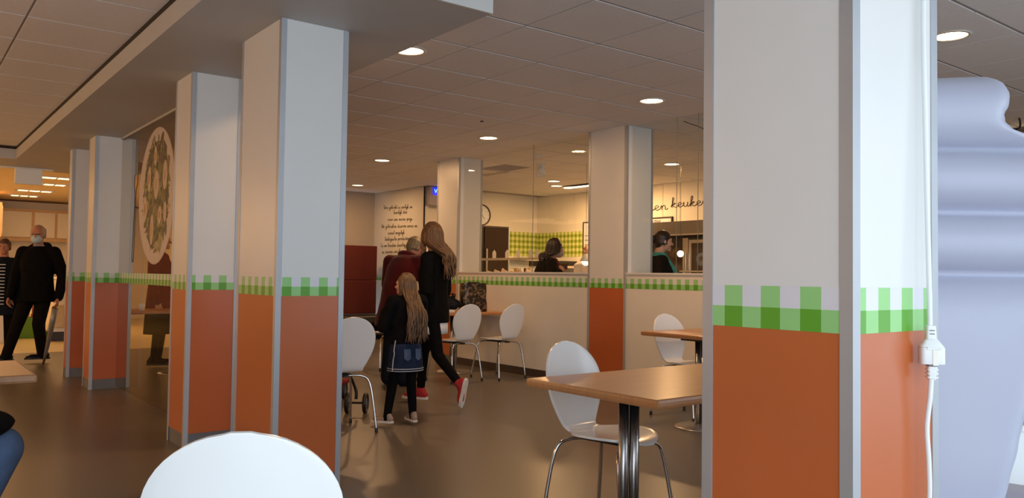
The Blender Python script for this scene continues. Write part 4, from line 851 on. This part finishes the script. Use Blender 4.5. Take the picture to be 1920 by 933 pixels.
def hand(b, w, d, n, s, sgn, curl):
    c = d.cross(n).normalized()      # across the palm
    for k in (-1, 0, 1): b.cap(w+c*k*.018*s, .015*s, w+d*.085*s+c*k*.025*s, .013*s)
    for k, L in enumerate((.070,.082,.076,.060)):
        r0 = w+d*.088*s+c*(k-1.5)*.0215*s; d1 = (d*math.cos(curl)+n*math.sin(curl)).normalized(); d2 = (d*math.cos(curl*2.2)+n*math.sin(curl*2.2)).normalized()
        p1 = r0+d1*L*.5*s; b.cap(r0-d*.012*s, .0098*s, p1, .0092*s, seg=8); b.cap(p1, .0092*s, p1+d2*L*.45*s, .0085*s, seg=8)
    r0 = w+d*.022*s-c*.022*s; t1 = (d*.72-c*.62+n*.30).normalized(); t2 = (d*.9-c*.2+n*.4).normalized(); p1 = r0+t1*.048*s
    b.cap(r0, .0125*s, p1, .0105*s, seg=8); b.cap(p1, .0105*s, p1+t2*.032*s, .009*s, seg=8)
def coat(R, J, s, mt, hem=0.44, flare=(.175,.125), extra=.018, sleeve=1.0, name='jacket', arm=(.060,.054,.042), collar=True, label=None, vox=.013, hem_shift=(0,0)):
    b = B(); H = s*1.7; pz = J['pelvis']
    lowp = V((pz.x+hem_shift[0]*s, pz.y+hem_shift[1]*s, hem*H)); mid = (lowp+pz)/2
    low = ([lowp, mid], [flare, ((flare[0]+.172)/2, (flare[1]+.122)/2)])
    pts_extra = low
    add_torso(b, J, s, 1.0, extra*s, low=pts_extra) if False else None
    pts = [lowp, mid, pz, J['waist'], J['chest'], (J['sh_r']+J['sh_l'])/2-V((0,0,.015*s)), J['neck']+V((0,0,.012*s))]
    dims = [flare, ((flare[0]+.175)/2,(flare[1]+.12)/2), (.172,.12), (.158,.112), (.168,.122), (.152,.098), (.070,.066)]
    rings = []
    for i, p in enumerate(pts):
        t = (pts[min(i+1,len(pts)-1)]-pts[max(i-1,0)]).normalized(); rings.append((p, dims[i][0]*s+extra*s*.6, dims[i][1]*s+extra*s*.6, math.atan2(-t.y, max(t.z,.15)) if i > 1 else 0))
    b.loft(rings, 24); b.cap(J['sh_r'], .058*s+extra*.4*s, J['sh_l'], .058*s+extra*.4*s)
    for e in 'rl':
        if sleeve <= 0: continue
        we = J['el_'+e].lerp(J['wr_'+e], sleeve)
        b.cap(J['sh_'+e], arm[0]*s, J['el_'+e], arm[1]*s); b.cap(J['el_'+e], arm[1]*s, we, arm[2]*s)
    o = obj(name, b, mt, R, voxel=vox, sm_it=2, world=False, label=label)
    if collar: obj('collar', B().lathe([(.066*s,0),(.070*s,.022*s),(.064*s,.040*s),(.058*s,.022*s),(.060*s,0.0)], 20, J['neck']+V((0,.004*s,-.012*s))), mt, R, smooth=True, world=False)
    return o
def legs(R, J, s, mt, r=(.090,.062,.048), name='trousers', end=1.0, label=None, seat=True):
    b = B()
    for e in 'rl': a = J['kn_'+e].lerp(J['an_'+e], end); b.cap(J['hip_'+e], r[0]*s, J['kn_'+e], r[1]*s); b.cap(J['kn_'+e], r[1]*s, a, r[2]*s)
    if seat: b.loft([(J['pelvis']-V((0,0,.075*s)), .12*s, .095*s), (J['pelvis'], .158*s, .112*s), (J['pelvis'].lerp(J['waist'], .7), .142*s, .100*s)], 20)
    return obj(name, b, mt, R, voxel=.012, sm_it=2, world=False, label=label)
def shoe(R, an, s, mt, sole, d=(0,1,0), u=(0,0,1), label=None, L=1.0):
    d = V(d).normalized(); u = V(u); u = (u-d*u.dot(d)).normalized(); c = d.cross(u); g = V(an)-u*.05*s
    def P_(x, y, z): return g+c*x*s+d*y*s*L+u*z*s
    b = B().cap(P_(0,-.045,.045), .034*s, P_(0,.02,.05), .036*s).cap(P_(0,-.04,.035), .033*s, P_(0,.12,.030), .034*s).cap(P_(-.012,.12,.028), .028*s, P_(.008,.165,.022), .022*s).cap(P_(0,-.03,.05), .037*s, P_(0,-.018,.082), .039*s)
    o = obj('shoe', b, mt, R, voxel=.0085, sm_it=2, world=False, label=label)
    out = [(0,-.085),(.026,-.07),(.036,-.03),(.034,.04),(.041,.11),(.034,.16),(.015,.192),(-.008,.195),(-.030,.175),(-.040,.13),(-.033,.05),(-.034,-.03),(-.024,-.07)]
    n = len(out); vs = [P_(x, y, 0.0) for x, y in out]+[P_(x, y, .022) for x, y in out]
    obj('sole', B().add(vs, [tuple(range(n-1,-1,-1)), tuple(range(n,2*n))]+[(k,(k+1)%n,n+(k+1)%n,n+k) for k in range(n)]), sole, o, world=False)
    return o
def hair_short(R, hp, hr, s, mt, vol=1.0, fwd=0.0):
    b = B().ell(hp(0,-.022+fwd,.150+fwd*.35), (.079*s*vol,.092*s*vol,.084*s*vol), rot=hr); b.ell(hp(0,-.055,.105), (.070*s*vol,.055*s,.075*s), rot=hr)
    for k in range(26):
        a = PI*(k/25)*1.3-PI*.65+PI; x, y = math.sin(a), math.cos(a); b.cap(hp(x*.07,-.02+y*.075,.17), .016*s, hp(x*.077,-.02+y*.085,.085+.012*math.sin(k*2.1)), .010*s, seg=7)
    return obj('hair', b, mt, R, voxel=.010, sm_it=1, world=False)
def hair_long(R, hp, hr, s, mt, end, spread=.13, back=-.135, n=54, seed=1, front=True, wav=.012, shift=0.0):
    rnd = random.Random(seed); cap_ = B().ell(hp(0,-.016,.143), (.083*s,.100*s,.091*s), rot=hr); cap_.ell(hp(0,-.055,.09), (.075*s,.055*s,.09*s), rot=hr)
    obj_ = obj('hair', cap_, mt, R, smooth=True, world=False); b = B()
    for k in range(n):
        a = (k/(n-1)*2-1)*2.05*(1 if front else .85)+rnd.uniform(-.05,.05); lay = rnd.choice((0,.5,1)); x, y = math.sin(a), -math.cos(a)
        p = [hp(x*.025,-.01+y*.03,.236), hp(x*.062,-.015+y*.075,.205), hp(x*(.084+.006*lay),-.012+y*(.103+.006*lay),.14), hp(x*(.084+.012*lay),-.02+y*(.095+.012*lay),.06)]
        q = p[-1]; ze = end*(1+rnd.uniform(-.03,.06)); tgt = V((shift*s+x*spread*s*rnd.uniform(.75,1.0), (back-.03*lay)*s if abs(a) < 1.7 else .03*s, ze))
        if abs(a) > 1.75: tgt = V((shift*s+x*.11*s, .075*s, ze+(q.z-ze)*.25))
        m_ = 7
        for i in range(1, m_+1):
            t = i/m_; e_ = min(1, t*2.2); pt = V((q.x+(tgt.x-q.x)*t, q.y+(tgt.y-q.y)*e_, q.z+(tgt.z-q.z)*t)); pt.x += wav*s*math.sin(t*9+k*1.7); pt.y += wav*.6*s*math.cos(t*8+k*2.3); p.append(pt)
        pts = catmull(p, 3); N = len(pts); b.tube(pts, [max(.0025, (.0135 if i < N*.6 else .0135*(1-(i/N-.6)*2.1)))*s for i in range(N)], 6)
    obj('hair_strands', b, mt, obj_, smooth=True, world=False, kind='stuff')
    return obj_
rI = V((.7922,-.6103,0)); aI = V((.6103,.7922,0))
def hd_(a, b): v = rI*a+aI*b; return (v.x, v.y)

# 1 man with pale blue mask, walking
Hm = 1.77
R, J, s, hp, hr = person('white-haired man in a black jacket and pale blue face mask walking beside the far column', (1.52,11.98), hd_(.12,-.98), Hm,
    {'kn_r':(.095,.07,.285),'an_r':(.165,.07,.055),'kn_l':(-.03,.03,.285),'an_l':(-.03,-.05,.055),'el_l':(-.165,-.03,.635),'wr_l':(-.165,.04,.475),'el_r':(.16,-.03,.63),'wr_r':(.155,.06,.48)}, head=(.15,-.08), skin=SKINR, mask=MASKM)
coat(R, J, s, COATB, .445, (.205,.145), .040, .97, arm=(.078,.070,.052)); legs(R, J, s, TROUS, (.096,.072,.058)); hair_short(R, hp, hr, s, HAIRG, .97)
shoe(R, J['an_r'], s, SHOEK, BLACK, (1.0,.55,.05)); shoe(R, J['an_l'], s, SHOEK, BLACK, (1.0,.5,0))
b = B().tube(catmull([J['neck']+V((-.11*s,-.02,.0)), J['neck']+V((-.07*s,-.085*s,.045)), J['neck']+V((0,-.11*s,.05)), J['neck']+V((.07*s,-.085*s,.045)), J['neck']+V((.11*s,-.02,.0))],5), .036*s, 10); obj('hood', b, COATB, R, smooth=True, world=False)
obj('shirt_collar', B().lathe([(.060*s,0),(.064*s,.045*s),(.058*s,.048*s)], 18, J['neck']+V((0,.006*s,.0))), mat('grey_shirt', (0.30,0.27,0.26), 0.8), R, smooth=True, world=False)
obj('glasses', B().tube([hp(-.055,.085,.118), hp(-.03,.104,.118), hp(0,.106,.121), hp(.03,.104,.118), hp(.055,.085,.118)], .003, 5), BLACK, R, world=False)
# 2 woman at the left edge
R, J, s, hp, hr = person('woman in an open navy jacket over a striped shirt, cut by the left edge', (1.235,12.88), hd_(.30,-.95), 1.61, {'kn_r':(.055,.06,.285),'el_l':(-.15,-.03,.63),'wr_l':(-.15,.06,.46),'el_r':(.15,-.03,.63)}, head=(.1,0), skin=SKINR)
coat(R, J, s, COATN, .36, (.20,.14), .030, .97, arm=(.07,.062,.05)); legs(R, J, s, TROUS, (.094,.07,.06)); hair_short(R, hp, hr, s, mat('brown_short_hair', (0.10,0.04,0.02), 0.5, var=.3, scale=40), 1.0, .018)
sp = B()
for k in range(26): z = J['neck'].z-.05-k*.022; y = .135+.03*min(1, k/8.0); sp.box((-.055*s, y*s-.02, z-.011), (.055*s, y*s+.012, z), SHIRTW if k % 2 else COATN)
obj('striped_shirt', sp, None, R, world=False, label='black and white striped shirt')
shoe(R, J['an_r'], s, SHOEK, BLACK); shoe(R, J['an_l'], s, SHOEK, BLACK)
# 3 person in a dark red coat, seen from behind, bending
R, J, s, hp, hr = person('adult in a dark red coat bending forward with glasses, seen from behind', (4.43,7.76), hd_(.42,.90), 1.72,
    {'pelvis':(0,-.03,.525),'waist':(0,-.02,.615),'chest':(0,.035,.72),'neck':(0,.085,.80),'head':(.01,.125,.815),'sh_r':(.112,.055,.782),'sh_l':(-.112,.055,.782),'el_r':(.150,.07,.63),'el_l':(-.138,.07,.63),'wr_r':(.10,.22,.56),'wr_l':(-.10,.22,.56)}, head=(-.55,-.42), skin=SKINR)
coat(R, J, s, COATR, .375, (.235,.165), .034, .97, arm=(.076,.068,.055)); legs(R, J, s, COATN, (.105,.098,.098), name='wide_trousers', label='navy wide trousers'); hair_short(R, hp, hr, s, HAIRS, 1.02)
b = B().tube(catmull([J['neck']+V((-.085*s,.04,.01)), J['neck']+V((-.055*s,-.035*s,.045)), J['neck']+V((0,-.055*s,.055)), J['neck']+V((.055*s,-.035*s,.045)), J['neck']+V((.085*s,.04,.01))],5), .040*s, 10); obj('hood_collar', b, COATR, R, smooth=True, world=False)
gl = B()
for q in (-1,1): gl.tube([hp(q*.034+.024*math.cos(2*PI*k/14), .106, .116+.02*math.sin(2*PI*k/14)) for k in range(14)], .0022, 5, closed=True); gl.tube([hp(q*.058,.104,.12), hp(q*.083,.04,.118), hp(q*.083,-.01,.115)], .0022, 5)
obj('glasses', gl, BLACK, R, world=False)
shoe(R, J['an_r'], s, SHOEK, BLACK, (.35,1,0)); shoe(R, J['an_l'], s, SHOEK, BLACK, (-.5,.6,0))
# 4 young woman walking
R, J, s, hp, hr = person('young woman with long wavy hair, black jacket and red sneakers walking', (4.005,6.37), hd_(-.93,.37), 1.675,
    {'kn_r':(.045,.085,.285),'an_r':(.045,.10,.052),'kn_l':(-.055,-.055,.285),'an_l':(-.07,-.205,.128),'hip_r':(.05,.0,.51),'hip_l':(-.05,-.005,.51),'neck':(0,.0,.832),'head':(0,.018,.866),'el_l':(-.145,-.03,.63),'wr_l':(-.12,.10,.545),'el_r':(.14,-.0,.63),'wr_r':(.10,.13,.56)}, head=(-.75,-.05))
coat(R, J, s, COATB, .455, (.165,.125), .022, .98, arm=(.066,.058,.045)); legs(R, J, s, LEGG, (.084,.056,.038), name='leggings')
b = B().loft([(V((0,0,.395*1.675)),.165*s,.125*s),(V((0,0,.43*1.675)),.165*s,.125*s),(V((0,0,.50*1.675)),.15*s,.115*s)], 26); obj('shirt_hem', b, SHIRTW, R, smooth=True, world=False, label='white shirt hem below the jacket')
hair_long(R, hp, hr, s, HAIRB, 1.19, .095, -.145, 60, 3, wav=.016)
shoe(R, J['an_r'], s, SHOER, SOLE, (0,1,0), label='red canvas sneaker'); shoe(R, J['an_l'], s, SHOER, SOLE, (.05,.22,-1), (0.05,1,.22), label='red canvas sneaker lifted off the floor')
for e in 'rl': a = J['an_'+e]; k = J['kn_'+e]; obj('ankle_cuff', B().cap(a.lerp(k,.02), .040*s, a.lerp(k,.13), .041*s), SHOER, R, smooth=True, world=False)
# 5 girl
Hg = 1.225
R, J, s, hp, hr = person('girl with very long hair in a black top and denim skirt', (3.305,5.67), hd_(-.62,.78), Hg,
    {'an_l':(-.115,.03,.05),'kn_l':(-.075,.03,.285),'an_r':(.055,-.015,.05),'kn_r':(.05,.01,.285),'hip_l':(-.05,0,.515),'el_l':(-.155,.03,.64),'wr_l':(-.07,.155,.735),'el_r':(.14,.05,.62),'wr_r':(.05,.17,.68),'head':(0,.02,.848),'neck':(0,-.005,.822)}, head=(.75,-.05))
coat(R, J, s, COATB, .53, (.165,.13), .030, .95, arm=(.080,.072,.055)); legs(R, J, s, LEGG, (.086,.060,.044), name='tights')
b = B().loft([(V((0,0,.352*Hg)),.205*s,.165*s),(V((0,0,.36*Hg)),.206*s,.166*s),(V((0,0,.42*Hg)),.20*s,.160*s),(V((0,0,.49*Hg)),.188*s,.148*s),(V((0,0,.56*Hg)),.168*s,.13*s)], 30); sk = obj('denim_skirt', b, DENIM, R, smooth=True, world=False, label='dark blue denim skirt')
for z, rx, ry in ((.358,.2085,.1685),(.372,.208,.168)): obj('hem_stitching', B().tube([(rx*s*math.cos(2*PI*k/36), ry*s*math.sin(2*PI*k/36), z*Hg) for k in range(36)], .003, 5, closed=True), SEAM, sk, world=False)
obj('side_piping', B().tube(catmull([(-.172*s*.97,-.06*s,.555*Hg),(-.19*s*.97,-.06*s,.49*Hg),(-.182*s,-.065*s,.47*Hg),(-.20*s*.97,-.06*s,.42*Hg),(-.207*s*.97,-.062*s,.36*Hg)],5), .0045, 5), SEAM, sk, world=False)
for q in (-1,1):
    obj('back_pocket', B().add([(q*.03*s,-.155*s,.50*Hg),(q*.105*s,-.140*s,.50*Hg),(q*.108*s,-.152*s,.44*Hg),(q*.068*s,-.163*s,.425*Hg),(q*.03*s,-.166*s,.44*Hg)],[(0,1,2,3,4)] if q > 0 else [(4,3,2,1,0)]), JEANS, sk, world=False)
hair_long(R, hp, hr, s, HAIRL, .67, .13, -.17, 60, 5, wav=.014, shift=.03)
shoe(R, J['an_r'], s, SHOEB, SOLE, (.15,1,0), label='beige suede sneaker', L=1.0); shoe(R, J['an_l'], s, SHOEB, SOLE, (-.55,.8,0), label='beige suede sneaker', L=1.0)
# 6 masked woman in the kitchen area
R, J, s, hp, hr = person('woman with dark hair, pale mask and red scarf behind the left kitchen window', (6.58,7.93), hd_(.97,.22), 1.70,
    {'waist':(0,.01,.62),'chest':(0,.04,.735),'neck':(0,.075,.822),'head':(0,.105,.852),'sh_r':(.106,.05,.80),'sh_l':(-.106,.05,.80),'el_r':(.165,.05,.655),'wr_r':(.10,.115,.745),'el_l':(-.15,.02,.64),'wr_l':(-.10,.15,.60)}, head=(.0,-.10), mask=MASKP, grip={'r':1.1})
coat(R, J, s, COATB, .40, (.23,.17), .045, .88, arm=(.082,.074,.056)); legs(R, J, s, TROUS); hair_long(R, hp, hr, s, HAIRD, 1.36, .10, .03, 44, 8, wav=.01)
obj('scarf', B().cap(J['neck']+V((0,.03*s,-.02)), .075*s, J['neck']+V((0,.085*s,-.10)), .055*s).cap(J['neck']+V((.0,.10*s,-.08)), .045*s, J['waist']+V((.01,.19*s,.02)), .05*s), MAROON, R, voxel=.012, world=False, label='dark red scarf')
shoe(R, J['an_r'], s, SHOEK, BLACK); shoe(R, J['an_l'], s, SHOEK, BLACK)
w_ = J['wr_r']; wl = R.matrix_basis
obj('wallet', B().box((w_.x-.07, w_.y+.02, w_.z+.03),(w_.x-.05, w_.y+.12, w_.z+.10)), mat('brown_wallet', (0.12,0.05,0.02), 0.5), R, world=False)
# 7 woman with teal scarf
R, J, s, hp, hr = person('woman with tied dark hair and a teal scarf in the right kitchen window', (6.775,6.115), hd_(.98,.10), 1.72, {'head':(0,.022,.868),'el_l':(-.15,0,.63)}, head=(.05,-.06))
coat(R, J, s, COATB, .40, (.20,.15), .03, .97, arm=(.07,.062,.05)); legs(R, J, s, TROUS); hair_short(R, hp, hr, s, HAIRD, 1.0, .014)
obj('hair_bun', B().ell(hp(0,-.13,.13), (.045*s,.04*s,.05*s)), HAIRD, R, smooth=True, world=False)
b = B().lathe([(.058*s,-.02),(.088*s,0),(.092*s,.03*s),(.078*s,.06*s),(.062*s,.065*s)], 20, J['neck']+V((0,.012*s,-.01)))
b.cap(J['neck']+V((-.04*s,.07*s,.01)), .048*s, J['chest']+V((-.02*s,.165*s,-.02)), .055*s).cap(J['chest']+V((-.02*s,.165*s,-.02)), .055*s, J['waist']+V((-.02*s,.175*s,0)), .045*s).cap(J['neck']+V((-.05*s,.05*s,.01)), .05*s, J['chest']+V((-.07*s,.13*s,.03)), .05*s)
obj('scarf', b, SCARFT, R, voxel=.011, world=False, label='teal patterned scarf'); obj('fur_trim', B().tube(catmull([J['neck']+V((-.075*s,-.02,.0)), J['neck']+V((-.10*s,.05*s,-.06)), J['chest']+V((-.115*s,.115*s,-.02)), J['waist']+V((-.11*s,.135*s,0))],5), .020*s, 8), BEIGE, R, smooth=True, world=False)
obj('earring', B().ell(hp(-.084,-.004,.068), (.004,.004,.008)), CHROME, R, smooth=True, world=False); shoe(R, J['an_r'], s, SHOEK, BLACK); shoe(R, J['an_l'], s, SHOEK, BLACK)
# 8 kitchen worker
R, J, s, hp, hr = person('kitchen worker with curly blond hair half hidden by the orange-footed column', (9.02,9.66), hd_(.2,-1), 1.70, {'el_l':(-.14,.05,.63),'wr_l':(-.08,.2,.62),'el_r':(.14,.05,.63),'wr_r':(.08,.2,.62)}, head=(-.6,-.15))
coat(R, J, s, mat('grey_work_shirt', (0.45,0.40,0.36), 0.8), .42, (.18,.14), .02, .6); legs(R, J, s, TROUS)
b = B().ell(hp(0,-.02,.14), (.085*s,.10*s,.09*s), rot=hr); rn = random.Random(4)
for k in range(70): a = rn.uniform(-2.6,2.6); z = rn.uniform(.06,.235); rr = math.sqrt(max(.05, 1-((z-.12)/.13)**2)); b.ell(hp(.085*rr*math.sin(a), -.02-.10*rr*math.cos(a), z), (.024*s,)*3, nu=8, nv=6)
obj('hair', b, HAIRC, R, voxel=.010, sm_it=1, world=False); obj('apron', B().loft([(V((0,.02,.55)),.19,.165),(V((0,.02,1.2)),.185,.150)], 20), COATR, R, smooth=True, world=False, label='red apron')
shoe(R, J['an_r'], s, SHOEK, BLACK); shoe(R, J['an_l'], s, SHOEK, BLACK)
# 9 person behind the glass partition
R, J, s, hp, hr = person('person in a maroon coat and dark skirt standing behind the glass partition', (2.70,10.76), hd_(.95,.1), 1.70, {'el_r':(.15,.0,.63),'el_l':(-.15,.0,.63)})
coat(R, J, s, MAROON, .40, (.19,.14), .03, .97, arm=(.072,.064,.05)); legs(R, J, s, LEGG, (.085,.055,.04), name='tights'); hair_short(R, hp, hr, s, HAIRD, 1.02)
obj('skirt', B().loft([(V((0,0,.42)),.21,.17),(V((0,0,.62)),.20,.16),(V((0,0,.92)),.165,.125)], 24), TROUS, R, smooth=True, world=False); shoe(R, J['an_r'], s, SHOEK, BLACK); shoe(R, J['an_l'], s, SHOEK, BLACK)
# 10 seated person at the left edge, only the knees in view
R, J, s, hp, hr = person('seated person in blue jeans, only a knee in view at the left edge', (-0.055,3.54), hd_(.96,-.10), 1.72,
    {'pelvis':(0,-.02,.315),'waist':(0,-.03,.40),'chest':(0,-.01,.52),'neck':(0,.0,.62),'head':(0,.02,.655),'sh_r':(.106,-.005,.59),'sh_l':(-.106,-.005,.59),'el_r':(.15,.05,.45),'el_l':(-.15,.05,.45),'wr_r':(.06,.17,.42),'wr_l':(-.06,.17,.42),
     'hip_r':(.052,0,.30),'hip_l':(-.052,0,.30),'kn_r':(.06,.245,.335),'kn_l':(-.06,.245,.335),'an_r':(.06,.12,.06),'an_l':(-.06,.12,.06)})
coat(R, J, s, COATB, .27, (.19,.14), .03, .97); legs(R, J, s, JEANS, (.092,.078,.055), label='blue jeans'); hair_short(R, hp, hr, s, HAIRD); shoe(R, J['an_r'], s, SHOEK, BLACK); shoe(R, J['an_l'], s, SHOEK, BLACK)
obj('folded_jacket', B().ell((0,.22*1.72,.67),(.17,.13,.055)).ell((-.05,.14*1.72,.68),(.15,.12,.06)), COATB, R, voxel=.012, world=False, label='black jacket folded on the lap')
chair(-0.055, 3.54, -133, 'under the seated person at the left edge')
